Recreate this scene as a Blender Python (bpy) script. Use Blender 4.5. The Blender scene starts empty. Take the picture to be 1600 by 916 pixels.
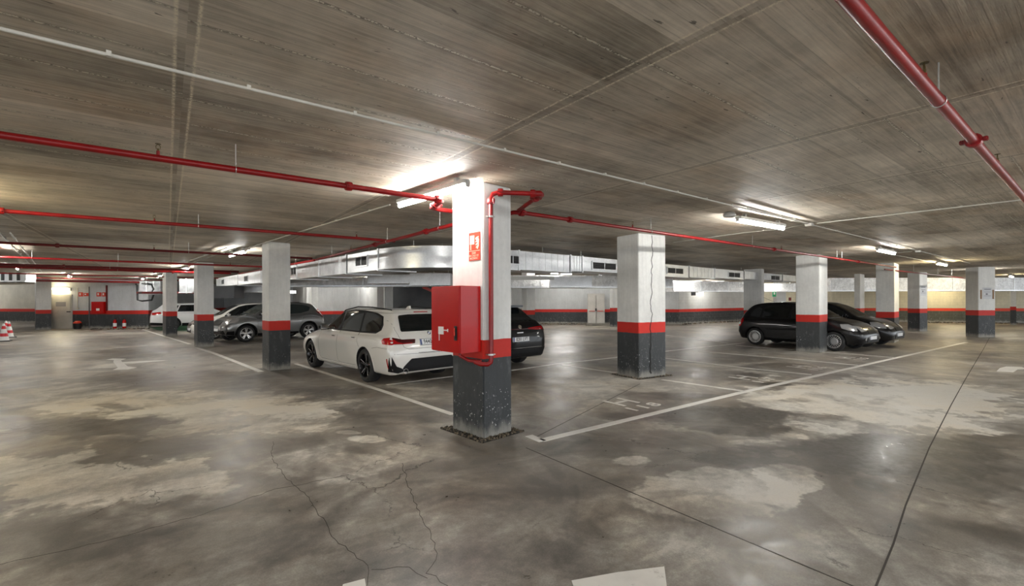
import bpy, bmesh, math, random
from mathutils import Vector, Matrix
from mathutils.bvhtree import BVHTree
random.seed(7)
C = bpy.context.scene.collection
PI = math.pi
# ---------------------------------------------------------------- camera, world, exposure
FPX = 711.0; HEAD = math.radians(37.1); ROLL = 0.0026; EYE = 1.6; CEIL = 2.973
FW = (math.sin(HEAD), math.cos(HEAD)); RT = (math.cos(HEAD), -math.sin(HEAD))
cd = bpy.data.cameras.new('camera'); cam = bpy.data.objects.new('camera', cd); C.objects.link(cam)
cd.sensor_width = 36.0; cd.lens = FPX * 36.0 / 1600.0; cd.shift_y = 12.0 / 1600.0; cd.clip_end = 200
cam.location = (0, 0, EYE)
cam.rotation_euler = (Matrix.Rotation(-HEAD, 3, 'Z') @ Matrix.Rotation(PI/2, 3, 'X') @ Matrix.Rotation(-ROLL, 3, 'Z')).to_euler()
sc = bpy.context.scene; sc.camera = cam
w = bpy.data.worlds.new('world'); sc.world = w; w.use_nodes = True
w.node_tree.nodes['Background'].inputs[0].default_value = (0.9, 0.95, 1, 1)
w.node_tree.nodes['Background'].inputs[1].default_value = 1.0
sc.view_settings.view_transform = 'Standard'; sc.view_settings.look = 'None'
sc.view_settings.gamma = 1.0; sc.view_settings.use_curve_mapping = False
sc.view_settings.exposure = 1.45
TUBE = 84.0            # strength of a fluorescent tube
sc.cycles.use_denoising = True; sc.cycles.max_bounces = 10; sc.cycles.diffuse_bounces = 7
sc.cycles.glossy_bounces = 5; sc.cycles.sample_clamp_indirect = 6.0

def at(u, v, z=0.0, D=None):
    """point of the place seen at (u, v) of the 1600x916 frame, on height z (or at depth D)"""
    x = (u-800)/FPX; y = -(v-470)/FPX
    x, y = x + ROLL*y, y - ROLL*x
    if D is None: D = (z-EYE)/y
    return Vector((D*(FW[0]+x*RT[0]), D*(FW[1]+x*RT[1]), EYE + y*D))

# ---------------------------------------------------------------- helpers
def tag(o, label=None, cat=None, group=None, kind=None):
    if label: o['label'] = label
    if cat: o['category'] = cat
    if group: o['group'] = group
    if kind: o['kind'] = kind
    return o
def empty(name, loc=(0,0,0), rz=0.0, label=None, cat=None, group=None, parent=None):
    o = bpy.data.objects.new(name, None); C.objects.link(o); o.location = loc; o.rotation_euler = (0,0,rz)
    o.empty_display_size = 0.1
    if parent: o.parent = parent
    return tag(o, label, cat, group)
def kids(o): return [c for c in bpy.data.objects if c.parent == o]
def copy_tree(o, parent=None):
    c = o.copy(); C.objects.link(c); c.parent = parent
    for ch in kids(o): copy_tree(ch, c)
    return c

class MB:
    def __init__(s): s.v=[]; s.f=[]; s.m=[]
    def add(s, vs, fs, mi=0):
        n=len(s.v); s.v += [tuple(v) for v in vs]
        for f in fs: s.f.append([n+i for i in f]); s.m.append(mi)
        return s
    def box(s, c, d, rz=0.0, mi=0, M=None, bev=0.0):
        hx,hy,hz=[k/2 for k in d]
        if bev>0:
            b=min(bev,hx*.9,hy*.9,hz*.9)
            bm=bmesh.new(); bmesh.ops.create_cube(bm,size=1.0)
            for v in bm.verts: v.co=Vector((v.co.x*2*hx,v.co.y*2*hy,v.co.z*2*hz))
            bmesh.ops.bevel(bm,geom=bm.edges[:],offset=b,segments=2,affect='EDGES')
            bm.verts.index_update()
            vs=[v.co.copy() for v in bm.verts]; fs=[[v.index for v in f.verts] for f in bm.faces]; bm.free()
        else:
            vs=[Vector((x,y,z)) for x in(-hx,hx) for y in(-hy,hy) for z in(-hz,hz)]
            fs=[(0,1,3,2),(4,6,7,5),(0,4,5,1),(2,3,7,6),(0,2,6,4),(1,5,7,3)]
        R=M if M is not None else Matrix.Rotation(rz,3,'Z')
        vs=[R@v+Vector(c) for v in vs]
        return s.add(vs,fs,mi)
    def tube(s, path, r, seg=8, mi=0, closed=False, caps=True):
        path=[Vector(p) for p in path]; n=len(path); rings=[]
        up=Vector((0,0,1))
        for i,p in enumerate(path):
            if closed: t=(path[(i+1)%n]-path[i-1]).normalized()
            else: t=(path[min(i+1,n-1)]-path[max(i-1,0)]).normalized()
            a=t.cross(up)
            if a.length<1e-3: a=t.cross(Vector((1,0,0)))
            a.normalize(); b=a.cross(t).normalized()
            if rings and abs(t.z)>0.95:
                pass
            ri=r[i] if isinstance(r,(list,tuple)) else r
            rings.append([p+(a*math.cos(2*PI*k/seg)+b*math.sin(2*PI*k/seg))*ri for k in range(seg)])
        vs=[q for R in rings for q in R]; fs=[]
        # align ring starts
        out=[rings[0]]
        for i,R in enumerate(rings[1:],1):
            P0=out[-1][0]-path[i-1]; k=min(range(seg),key=lambda k:(R[k]-path[i]-P0).length)
            out.append(R[k:]+R[:k])
        vs=[q for R in out for q in R]
        m=n if closed else n-1
        for i in range(m):
            j=(i+1)%n
            for k in range(seg):
                l=(k+1)%seg; fs.append((i*seg+k,i*seg+l,j*seg+l,j*seg+k))
        if caps and not closed:
            fs.append(tuple(range(seg))[::-1]); fs.append(tuple((n-1)*seg+k for k in range(seg)))
        return s.add(vs,fs,mi)
    def lathe(s, prof, c=(0,0,0), axis='Z', seg=24, mi=0, M=None, caps=True):
        """prof: list of (radius, height)"""
        A={'Z':Matrix.Identity(3),'Y':Matrix.Rotation(-PI/2,3,'X'),'X':Matrix.Rotation(PI/2,3,'Y')}[axis]
        if M is not None: A=M
        vs=[];fs=[];n=len(prof)
        for r,h in prof:
            for k in range(seg):
                vs.append(A@Vector((r*math.cos(2*PI*k/seg),r*math.sin(2*PI*k/seg),h))+Vector(c))
        for i in range(n-1):
            for k in range(seg):
                l=(k+1)%seg; fs.append((i*seg+k,i*seg+l,(i+1)*seg+l,(i+1)*seg+k))
        if caps:
            fs.append(tuple(range(seg))[::-1]); fs.append(tuple((n-1)*seg+k for k in range(seg)))
        return s.add(vs,fs,mi)
    def prism(s, poly, h0, h1, mi=0, M=None, c=(0,0,0)):
        """polygon in xy, extruded z h0..h1, then M, then c"""
        n=len(poly); A=M if M is not None else Matrix.Identity(3); c=Vector(c)
        vs=[A@Vector((x,y,h0))+c for x,y in poly]+[A@Vector((x,y,h1))+c for x,y in poly]
        fs=[tuple(range(n))[::-1],tuple(range(n,2*n))]+[(i,(i+1)%n,n+(i+1)%n,n+i) for i in range(n)]
        return s.add(vs,fs,mi)
    def build(s, name, mats, parent=None, smooth=None, loc=(0,0,0)):
        me=bpy.data.meshes.new(name); me.from_pydata(s.v,[],s.f)
        if not isinstance(mats,(list,tuple)): mats=[mats]
        for m in mats: me.materials.append(m)
        me.polygons.foreach_set('material_index',s.m)
        bm=bmesh.new(); bm.from_mesh(me); bmesh.ops.recalc_face_normals(bm,faces=bm.faces[:]); bm.to_mesh(me); bm.free()
        if smooth is not None:
            me.polygons.foreach_set('use_smooth',[True]*len(me.polygons)); me.set_sharp_from_angle(angle=math.radians(smooth))
        me.update()
        o=bpy.data.objects.new(name,me); C.objects.link(o); o.location=loc
        if parent: o.parent=parent
        return o

# ---------------------------------------------------------------- materials
class NT:
    def __init__(s,name):
        s.m=bpy.data.materials.new(name); s.m.use_nodes=True; s.t=s.m.node_tree
        s.b=s.t.nodes['Principled BSDF']; s.L=s.t.links
    def n(s,typ,props=None,**ins):
        nd=s.t.nodes.new(typ)
        for k,v in (props or {}).items(): setattr(nd,k,v)
        for k,v in ins.items():
            key=int(k[1:]) if k[0]=='i' and k[1:].isdigit() else k.replace('_',' ')
            sock=nd.inputs[key]
            if isinstance(v,bpy.types.NodeSocket): s.L.new(v,sock)
            else: sock.default_value=v
        return nd
    def set(s,**ins):
        for k,v in ins.items():
            sock=s.b.inputs[k.replace('_',' ')]
            if isinstance(v,bpy.types.NodeSocket): s.L.new(v,sock)
            else: sock.default_value=v
    def math(s,op,a,b=0.0,c=0.0,clamp=False):
        nd=s.n('ShaderNodeMath',{'operation':op,'use_clamp':clamp},i0=a,i1=b,i2=c); return nd.outputs[0]
    def vmath(s,op,a,b=(0,0,0)):
        nd=s.n('ShaderNodeVectorMath',{'operation':op},i0=a,i1=b); return nd
    def mix(s,f,a,b,mode='MIX'):
        nd=s.n('ShaderNodeMix',{'data_type':'RGBA','blend_type':mode},i0=f,i6=a,i7=b); return nd.outputs[2]
    def noise(s,vec,scale,detail=3,rough=.55,dist=0.0,col=False):
        nd=s.n('ShaderNodeTexNoise',Vector=vec,Scale=scale,Detail=detail,Roughness=rough,Distortion=dist)
        return nd.outputs['Color' if col else 'Fac']
    def ramp(s,f,lo,hi,a=0.0,b=1.0,smooth=True):
        nd=s.n('ShaderNodeMapRange',{'interpolation_type':'SMOOTHSTEP' if smooth else 'LINEAR'},Value=f,From_Min=lo,From_Max=hi,To_Min=a,To_Max=b)
        return nd.outputs[0]
    def pos(s): return s.n('ShaderNodeNewGeometry').outputs['Position']
    def obj(s): return s.n('ShaderNodeTexCoord').outputs['Object']
    def xyz(s,v):
        nd=s.n('ShaderNodeSeparateXYZ',i0=v); return nd.outputs
    def scale(s,v,k): 
        return s.n('ShaderNodeMapping',Vector=v,Scale=k).outputs[0]
    def bump(s,h,strength=.3,dist=.01):
        nd=s.n('ShaderNodeBump',Height=h,Strength=strength,Distance=dist); s.L.new(nd.outputs[0],s.b.inputs['Normal'])
def rgb(*c): return (c[0],c[1],c[2],1.0)
def simple(name,col,rough=.5,metal=0.0,coat=0.0,spec=.5,var=0.0,vs=8.0):
    m=NT(name)
    m.set(Roughness=rough,Metallic=metal,Coat_Weight=coat,Specular_IOR_Level=spec)
    if var>0:
        f=m.ramp(m.noise(m.obj(),vs,4,.6),.3,.7,1-var,1+var*.4)
        m.set(Base_Color=m.mix(1.0,rgb(*col),m.n('ShaderNodeCombineColor',i0=f,i1=f,i2=f).outputs[0],'MULTIPLY'))
    else: m.set(Base_Color=rgb(*col))
    return m.m
def emit(name,col,st):
    m=NT(name); m.set(Base_Color=rgb(*col),Emission_Color=rgb(*col),Emission_Strength=st); return m.m

WHITE=(.72,.72,.71); DARK=(.042,.046,.050); RED=(.52,.022,.013)
def painted(name, zb0, zb1, white=WHITE, dark=DARK, red=RED, brick=False, dirt=1.0):
    """wall or column paint: dark plinth, red stripe, white above"""
    m=NT(name); p=m.pos(); x,y,z=m.xyz(p)[:3]
    wob=m.math('MULTIPLY',m.math('SUBTRACT',m.noise(p,9,2),.5),.012)
    zz=m.math('ADD',z,wob)
    n1=m.noise(p,1.3,5,.6); n2=m.noise(p,14,4,.65); n3=m.noise(m.scale(p,(16,16,1.1)),1.0,3,.6)
    tone=m.ramp(n1,.25,.75,.86,1.04); tone2=m.ramp(n2,.35,.65,.96,1.02)
    tn=m.math('MULTIPLY',tone,tone2)
    tn=m.math('MULTIPLY',tn,m.ramp(n3,.3,.75,1.02,.93))
    tc=m.n('ShaderNodeCombineColor',i0=tn,i1=tn,i2=m.math('MULTIPLY',tn,.985)).outputs[0]
    wcol=m.mix(1.0,rgb(*white),tc,'MULTIPLY')
    # small brown marks on the white
    sp=m.ramp(m.noise(p,23,5,.7),.70,.76,0,.55*dirt); wcol=m.mix(sp,wcol,rgb(.22,.19,.16))
    # scuffs, chips and lime near the foot of the dark plinth
    dcol=m.mix(1.0,rgb(*dark),m.mix(1.0,tc,rgb(1.05,1.05,1.05),'MULTIPLY'),'MULTIPLY')
    sc1=m.ramp(m.noise(m.scale(p,(9,9,3)),1.0,6,.7),.52,.72,0,.32*dirt)
    dcol=m.mix(sc1,dcol,rgb(.20,.21,.21))
    ch=m.math('MULTIPLY',m.ramp(m.noise(p,34,3,.55),.655,.675,0,.9*dirt),m.math('MULTIPLY',m.ramp(m.noise(p,2.1,2,.5),.46,.56,0,1),m.ramp(z,.45,.75,1,.15))); dcol=m.mix(ch,dcol,rgb(.55,.56,.55))
    foot=m.ramp(m.math('ADD',z,m.math('MULTIPLY',m.noise(m.scale(p,(7,7,2.5)),1,5,.7),-.34)),-.16,.02,.85*dirt,0)
    dcol=m.mix(foot,dcol,rgb(.30,.29,.26))
    rcol=m.mix(m.ramp(n2,.4,.8,0,.25),rgb(*red),rgb(red[0]*.6,red[1]*.6,red[2]*.6))
    k1=m.math('GREATER_THAN',zz,zb1); k0=m.math('GREATER_THAN',zz,zb0)
    col=m.mix(k0,dcol,m.mix(k1,rcol,wcol))
    h=m.math('ADD',m.math('MULTIPLY',n2,.4),m.math('MULTIPLY',n3,.3))
    if brick:
        r=m.math('FRACT',m.math('DIVIDE',z,.2)); g=m.math('LESS_THAN',r,.06)
        hx=m.math('ADD',m.math('MULTIPLY',x,.75),m.math('MULTIPLY',y,-.66))
        row=m.math('MULTIPLY',m.math('FLOOR',m.math('DIVIDE',z,.2)),.5)
        c2=m.math('LESS_THAN',m.math('FRACT',m.math('ADD',m.math('DIVIDE',hx,.4),row)),.03)
        gg=m.math('MAXIMUM',g,c2)
        col=m.mix(m.math('MULTIPLY',gg,.28),col,rgb(.25,.25,.25)); h=m.math('SUBTRACT',h,gg)
    m.set(Base_Color=col,Roughness=.55,Specular_IOR_Level=.35)
    m.bump(h,.25,.008)
    return m.m

def ceiling_mat():
    m=NT('board-marked concrete'); p=m.pos(); x,y,z=m.xyz(p)[:3]
    # bays between the pour strips run along y; the boards run along x
    bay=m.math('DIVIDE',m.math('SUBTRACT',x,.08),2.12); bi=m.math('FLOOR',bay)
    off=m.math('MULTIPLY',m.math('FRACT',m.math('MULTIPLY',m.math('ADD',bi,3.0),.37)),.12)
    yy=m.math('ADD',y,off)
    pj=m.math('DIVIDE',m.math('SUBTRACT',yy,.353),.53); pi_=m.math('FLOOR',pj); pf=m.math('FRACT',pj)
    bd=m.math('DIVIDE',yy,.106); bf=m.math('FRACT',bd); bdi=m.math('FLOOR',bd)
    def wn(a,b): return m.n('ShaderNodeTexWhiteNoise',{'noise_dimensions':'2D'},Vector=m.n('ShaderNodeCombineXYZ',i0=a,i1=b).outputs[0]).outputs[0]
    panel=wn(pi_,bi); board=wn(bdi,bi)
    grain=m.noise(m.scale(p,(1.6,38,1)),1.0,5,.65,.4)
    grain2=m.noise(m.scale(p,(5,120,1)),1.0,3,.6)
    cloud=m.noise(p,.75,5,.6); cloud2=m.noise(p,3.3,5,.65)
    v=m.math('ADD',m.ramp(panel,0,1,-.28,.22,False),m.ramp(board,0,1,-.07,.07,False))
    v=m.math('ADD',v,m.ramp(grain,.3,.7,-.17,.16)); v=m.math('ADD',v,m.ramp(cloud,.3,.7,-.22,.18))
    v=m.math('ADD',v,m.ramp(cloud2,.3,.7,-.13,.10)); v=m.math('ADD',v,1.0)
    base=m.mix(m.ramp(m.noise(p,1.1,4,.6),.45,.72,0,.8),rgb(.49,.435,.35),rgb(.43,.33,.225))
    base=m.mix(m.ramp(panel,.2,1,0,.6),base,rgb(.49,.45,.385))
    vc=m.n('ShaderNodeCombineColor',i0=v,i1=v,i2=v).outputs[0]
    col=m.mix(1.0,base,vc,'MULTIPLY')
    # dark long streaks and short dark knots
    st=m.ramp(m.noise(m.scale(p,(.9,16,1)),1.0,4,.7),.60,.78,0,.55); col=m.mix(st,col,rgb(.095,.082,.065))
    kn=m.ramp(m.noise(m.scale(p,(8,30,1)),1.0,3,.5),.69,.73,0,.75); col=m.mix(kn,col,rgb(.045,.038,.03))
    # board seam, panel joint (a crumbly light ridge) and the pour strips
    ge=m.math('LESS_THAN',bf,.05); col=m.mix(m.math('MULTIPLY',ge,.25),col,rgb(.08,.07,.055))
    wobble=m.math('MULTIPLY',m.math('SUBTRACT',m.noise(p,7,3,.6),.5),.035)
    jd=m.math('ABSOLUTE',m.math('SUBTRACT',m.math('ADD',pf,wobble),.5))   # joint where pf = .5
    jl=m.ramp(jd,.006,.020,1,0); jt=m.ramp(m.noise(p,60,3,.7),.44,.54,0,1)
    every=m.ramp(wn(m.math('ADD',pi_,7.0),bi),.30,.36,0,1)
    jl=m.math('MULTIPLY',m.math('MULTIPLY',jl,jt),every)
    jdark=m.math('MULTIPLY',m.ramp(jd,.010,.034,.55,0),m.ramp(every,0,1,.55,1.0))
    col=m.mix(jdark,col,rgb(.07,.06,.045)); col=m.mix(m.math('MULTIPLY',jl,.85),col,rgb(.80,.75,.60))
    sx=m.math('ABSOLUTE',m.math('SUBTRACT',m.math('FRACT',m.math('ADD',bay,.5)),.5))   # 0 on a strip
    sxw=m.math('ADD',sx,m.math('MULTIPLY',wobble,.10))
    sdark=m.ramp(sxw,.016,.024,.26,0); col=m.mix(sdark,col,rgb(.10,.085,.065))
    se=m.ramp(m.math('ABSOLUTE',m.math('SUBTRACT',sxw,.022)),.001,.0065,1,0)
    col=m.mix(m.math('MULTIPLY',se,m.ramp(jt,0,1,.18,.9)),col,rgb(.76,.70,.55))
    h=m.math('ADD',m.math('MULTIPLY',grain,.55),m.math('MULTIPLY',grain2,.30))
    h=m.math('SUBTRACT',h,m.math('MULTIPLY',ge,.35)); h=m.math('SUBTRACT',h,m.math('MULTIPLY',board,.35))
    h=m.math('ADD',h,m.math('MULTIPLY',jl,-1.2)); h=m.math('ADD',h,m.math('MULTIPLY',m.math('GREATER_THAN',.022,sxw),.8))
    h=m.math('ADD',h,m.math('MULTIPLY',cloud2,.5))
    m.set(Base_Color=col,Roughness=.62,Specular_IOR_Level=.35)
    m.bump(h,.55,.012)
    return m.m

def floor_mat():
    m=NT('power-floated concrete'); p=m.pos()
    big=m.noise(p,.45,6,.62,.6); med=m.noise(p,1.7,6,.66,.5); fine=m.noise(p,13,6,.7); grit=m.noise(p,90,3,.6)
    wcol=m.noise(p,1.1,5,.62,0,True)
    wob=m.n('ShaderNodeVectorMath',{'operation':'SUBTRACT'},i0=wcol,i1=(.5,.5,.5)).outputs[0]
    wf=m.n('ShaderNodeVectorMath',{'operation':'SUBTRACT'},i0=m.noise(p,5.5,4,.6,0,True),i1=(.5,.5,.5)).outputs[0]
    def blob(u,v,ru,rv,amt,soft=.22,wb=1.0):
        """a stain centred where (u,v) meets the floor, with its real size on the floor"""
        c=at(u,v); a=(at(u+ru,v)-at(u-ru,v))*.5; b=(at(u,v+rv)-at(u,v-rv))*.5
        det=a.x*b.y-a.y*b.x; r1=(b.y/det,-b.x/det,0); r2=(-a.y/det,a.x/det,0)
        size=min(a.length,b.length)
        q=m.n('ShaderNodeVectorMath',{'operation':'SUBTRACT'},i0=p,i1=c).outputs[0]
        q=m.n('ShaderNodeVectorMath',{'operation':'MULTIPLY_ADD'},i0=wob,i1=(2.6*wb*size,)*3,i2=q).outputs[0]
        q=m.n('ShaderNodeVectorMath',{'operation':'MULTIPLY_ADD'},i0=wf,i1=(.6*wb*size,)*3,i2=q).outputs[0]
        s1=m.vmath('DOT_PRODUCT',q,r1).outputs['Value']; s2=m.vmath('DOT_PRODUCT',q,r2).outputs['Value']
        d=m.math('SQRT',m.math('ADD',m.math('MULTIPLY',s1,s1),m.math('MULTIPLY',s2,s2)))
        return m.ramp(d,1-soft,1+soft*.3,amt,0)
    v=m.math('ADD',m.ramp(big,.35,.65,-.25,.25),m.ramp(med,.35,.65,-.10,.10))
    L=[(110,745,260,42,.45,.15),(520,726,110,28,.33,.3),(360,650,175,26,.42,.14),(130,625,220,16,.30,.4),(440,632,80,16,.30,.3),
       (1110,765,110,45,.50,.16),(1218,745,56,28,.55,.12),(990,720,32,7,.5,.2),(572,686,34,6,.45,.2),(545,676,22,3.5,.45,.2),(620,655,40,5,.2,.5),
       (1370,620,210,34,.50,.15),(1520,640,120,30,.30,.3),(1480,800,160,26,.24,.6),(1290,600,120,14,.3,.4),(1190,692,60,6,.38,.3),(1222,706,20,6,.35,.3),
       (1330,855,90,35,.30,.5),(940,780,60,30,.2,.6),(930,596,90,20,.3,.5),(1180,575,160,14,.22,.5),(120,560,110,25,.22,.5),(1290,670,80,14,.28,.4),(300,628,270,17,.30,.12),(462,645,62,13,.28,.1),(80,606,160,10,.25,.2),(880,620,60,18,.15,.5),(1180,760,70,22,.25,.2),(1440,610,180,14,.2,.2),(980,860,90,30,.15,.7),(640,600,40,10,.2,.5)]
    K=[(1480,850,260,60,-.22,.6),(420,860,420,50,-.24,.6),(60,850,220,60,-.28,.5),(880,760,130,50,-.16,.6),(540,615,110,12,-.3,.3),(860,690,160,24,-.2,.5),(1060,690,70,14,-.3,.3),(1560,690,120,14,-.4,.2),(1000,650,60,10,-.2,.4),(90,668,250,18,-.45,.3),(230,700,130,22,-.28,.4),(950,700,140,16,-.30,.4),(1130,655,110,22,-.48,.2),(1340,705,230,30,-.50,.25),
       (1500,745,150,34,-.32,.4),(1230,600,50,3,-.55,.2),(350,783,170,22,-.28,.5),(640,640,120,20,-.30,.4),(1050,618,80,6,-.3,.3),(1060,800,130,20,-.2,.6),
       (1300,655,34,6,-.25,.3),(170,634,30,5,-.5,.3),(200,640,25,5,-.3,.3),(1400,685,200,8,-.2,.3),(760,770,200,16,-.18,.7),(700,880,200,40,-.1,.8),(1245,625,24,4,-.3,.3),(1365,628,22,5,-.35,.3),(610,570,80,9,-.35,.4),(1190,650,14,4,-.2,.3)]
    for b in L+K: v=m.math('ADD',v,blob(*b))
    v=m.math('ADD',v,m.ramp(fine,.3,.7,-.13,.13)); v=m.math('ADD',v,m.ramp(grit,.35,.65,-.06,.06))
    # cloudy swirls left by the power float
    sw=m.noise(p,.9,3,.5,3.2); v=m.math('ADD',v,m.ramp(sw,.40,.60,-.10,.12))
    t=m.n('ShaderNodeValToRGB',Fac=m.math('ADD',m.math('MULTIPLY',v,.80),.435))
    cr=t.color_ramp; cr.elements[0].position=.0; cr.elements[0].color=rgb(.085,.077,.068)
    cr.elements[1].position=1.0; cr.elements[1].color=rgb(.62,.60,.55)
    for ps,cc in((.25,(.15,.135,.118)),(.42,(.215,.195,.170)),(.58,(.30,.282,.252)),(.75,(.44,.42,.375))):
        e=cr.elements.new(ps); e.color=rgb(*cc)
    col=m.mix(m.ramp(m.noise(p,.7,4,.6),.42,.66,0,.5),t.outputs[0],m.mix(1.0,t.outputs[0],rgb(1.08,.98,.84),'MULTIPLY'))
    # pale scraped speckle
    spk=m.ramp(m.noise(p,4.5,8,.78),.60,.70,0,.33); col=m.mix(spk,col,rgb(.36,.33,.28))
    scr=m.ramp(m.noise(m.scale(p,(1,1,1)),55,5,.8),.35,.65,-.0,.30); col=m.mix(scr,col,m.mix(1.0,col,rgb(1.35,1.33,1.3),'MULTIPLY'))
    drk=m.ramp(m.noise(m.scale(p,(1,1,1)),26,2,.5),.80,.83,0,.5); col=m.mix(drk,col,rgb(.03,.027,.024))
    # hairline cracks wandering through the near slab
    q=m.n('ShaderNodeVectorMath',{'operation':'MULTIPLY_ADD'},i0=wf,i1=(.35,.35,0),i2=p).outputs[0]
    vo=m.n('ShaderNodeTexVoronoi',{'feature':'DISTANCE_TO_EDGE'},Vector=q,Scale=.62)
    ck=m.math('MULTIPLY',m.ramp(vo.outputs[0],.0,.006,1,0),m.ramp(m.noise(p,.8,2,.5),.50,.56,0,1))
    near=m.ramp(m.vmath('LENGTH',p).outputs['Value'],5.5,7.5,1,0); ck=m.math('MULTIPLY',ck,near)
    col=m.mix(m.math('MULTIPLY',ck,.75),col,rgb(.03,.025,.02))
    rough=m.math('ADD',m.ramp(med,.3,.7,.33,.47),m.ramp(fine,.3,.7,-.05,.09))
    rough=m.math('ADD',rough,m.ramp(v,-.2,.6,-.03,.12))
    m.set(Base_Color=col,Roughness=rough,Specular_IOR_Level=.5)
    m.bump(m.math('SUBTRACT',m.math('ADD',m.math('MULTIPLY',med,.6),m.math('MULTIPLY',grit,.05)),m.math('MULTIPLY',ck,.5)),.12,.012)
    return m.m

M_CEIL=ceiling_mat(); M_FLOOR=floor_mat()
M_COL=painted('painted column concrete',.925,1.145)
M_WALLG=painted('painted wall with low stripe',.80,1.0,white=(.60,.61,.62),dirt=1.3)
M_WALLB=painted('painted block wall',.80,1.0,white=(.66,.66,.65),brick=True,dirt=1.2)
M_WALLY=painted('cream painted block wall',.79,.99,white=(.72,.66,.50),dark=(.085,.085,.065),red=(.75,.06,.02),brick=True,dirt=1.3)
M_WALLD=painted('painted wall with mid stripe',.845,1.07,white=(.60,.62,.66),dirt=1.1)
M_WALLC=painted('cream and grey wall',.845,1.07,white=(.66,.63,.55),dirt=1.6)
M_RAMP=simple('dark grey painted render',(.085,.088,.095),.6,var=.25,vs=1.2)
M_PLAIN=painted('white painted concrete',-2,-1,white=(.66,.66,.66))
M_RED=simple('red enamel',(.46,.003,.002),.26,coat=.15,spec=.3,var=.08,vs=3)
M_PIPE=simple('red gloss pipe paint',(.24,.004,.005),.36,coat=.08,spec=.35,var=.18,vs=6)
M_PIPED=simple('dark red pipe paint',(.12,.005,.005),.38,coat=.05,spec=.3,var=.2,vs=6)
M_STEEL=simple('zinc plated steel',(.52,.52,.50),.35,1.0,var=.15,vs=20)
M_PVC=simple('grey white conduit plastic',(.55,.53,.48),.45,var=.1,vs=5)
M_LAMPBODY=simple('lamp housing plastic',(.46,.46,.44),.45)
M_DOOR=simple('beige grey door paint',(.52,.50,.46),.4,var=.12,vs=2)
M_BLACK=simple('black plastic',(.012,.012,.013),.4)
M_RUBBER=simple('black rubber',(.016,.016,.017),.75,var=.3,vs=30)
M_WHITE=simple('white sheet',(.80,.80,.78),.45)
M_SIGNRED=simple('red sign film',(.66,.045,.02),.35)
M_GREEN=simple('green sign film',(.03,.40,.16),.35)
M_TUBE=emit('lit fluorescent tube',(1.0,.985,.94),TUBE)
M_TUBEW=emit('lit warm fluorescent tube',(1.0,.86,.55),TUBE)
M_BRASS=simple('sprinkler brass',(.10,.075,.03),.4,.8)
def galv(name,foil=False):
    m=NT(name); p=m.obj()
    n=m.noise(p,3.0,4,.6); sp=m.n('ShaderNodeTexVoronoi',Vector=p,Scale=22.0).outputs['Distance']
    v=m.math('ADD',m.ramp(n,.3,.7,.60,.74),m.ramp(sp,.1,.7,-.03,.03))
    if foil:
        cr=m.noise(p,7,6,.72,.8); v=m.math('ADD',v,m.ramp(cr,.3,.7,-.02,.34))
        m.set(Base_Color=m.n('ShaderNodeCombineColor',i0=v,i1=v,i2=v).outputs[0],Metallic=.55,Roughness=.38)
        m.bump(m.math('ADD',cr,m.math('MULTIPLY',m.noise(p,22,4,.7),.35)),.9,.03)
    else:
        m.set(Base_Color=m.n('ShaderNodeCombineColor',i0=v,i1=m.math('MULTIPLY',v,1.01),i2=m.math('MULTIPLY',v,1.02)).outputs[0],Metallic=.8,Roughness=m.ramp(n,.3,.7,.30,.40))
        m.bump(m.noise(p,2.5,2,.5),.08,.01)
    return m.m
M_GALV=galv('galvanised sheet'); M_FOIL=galv('crinkled foil wrap',True)
def paint_mark():
    m=NT('worn white floor paint'); p=m.pos()
    f=m.ramp(m.noise(p,9,7,.75),.56,.72,0,.6); g=m.ramp(m.noise(p,2.2,4,.6),.4,.7,0,.25)
    m.set(Base_Color=m.mix(m.math('MAXIMUM',f,g),rgb(.80,.78,.73),rgb(.40,.37,.33)),Roughness=.4); return m.m
M_MARK=paint_mark()
M_GREENFLOOR=simple('green floor paint',(.05,.16,.09),.4,var=.4,vs=2)
# ---------------------------------------------------------------- structure: floor, ceiling, walls
RX0,RX1,RY0,RY1=-16.0,52.0,-12.0,56.0
fl=MB().box(((RX0+RX1)/2,(RY0+RY1)/2,-.1),(RX1-RX0,RY1-RY0,.2)).build('floor',M_FLOOR); tag(fl,kind='structure')
ce=MB().box(((RX0+RX1)/2,(RY1-4.5)/2,CEIL+.1),(RX1-RX0,RY1+4.5,.2)).build('ceiling',M_CEIL); tag(ce,kind='structure')
def wall(name, pts, mat, z0=0.0, z1=CEIL, th=.12):
    """pts: plan points left to right as the camera sees them; the thickness lies behind"""
    mb=MB()
    for a,b in zip(pts[:-1],pts[1:]):
        a=Vector((a[0],a[1],0)); b=Vector((b[0],b[1],0)); n=(b-a).normalized(); n=Vector((-n.y,n.x,0))
        q=[a,b,b+n*th,a+n*th]
        vs=[Vector((p.x,p.y,z0)) for p in q]+[Vector((p.x,p.y,z1)) for p in q]
        mb.add(vs,[(0,1,2,3),(7,6,5,4),(0,4,5,1),(1,5,6,2),(2,6,7,3),(3,7,4,0)])
    return tag(mb.build(name,mat),kind='structure')
def W(u,D): p=at(u,470,D=D); return (p.x,p.y)
wall('wall_far_left',[(RX0,RY1-1.5),W(-80,37.5),W(8,36),W(70,35)],M_WALLC)
wall('wall_door',[W(56,27.05),W(232,27.6)],M_WALLD)
wall('wall_door_return',[W(232,27.6),W(300,33),W(350,38),W(458,36)],M_WALLD)
wall('wall_lobby',[W(458,36),W(474,32),W(490,27.2)],M_PLAIN)
arc=[W(490,27.2),W(520,27.6),W(545,27.4),W(562,26.8),W(572,26)]
wall('wall_curved',arc,M_WALLG)
wall('wall_pillared',[W(572,26),W(614,26)],M_PLAIN)
wall('wall_ramp',[W(614,26),W(760,25)],M_RAMP)
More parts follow.
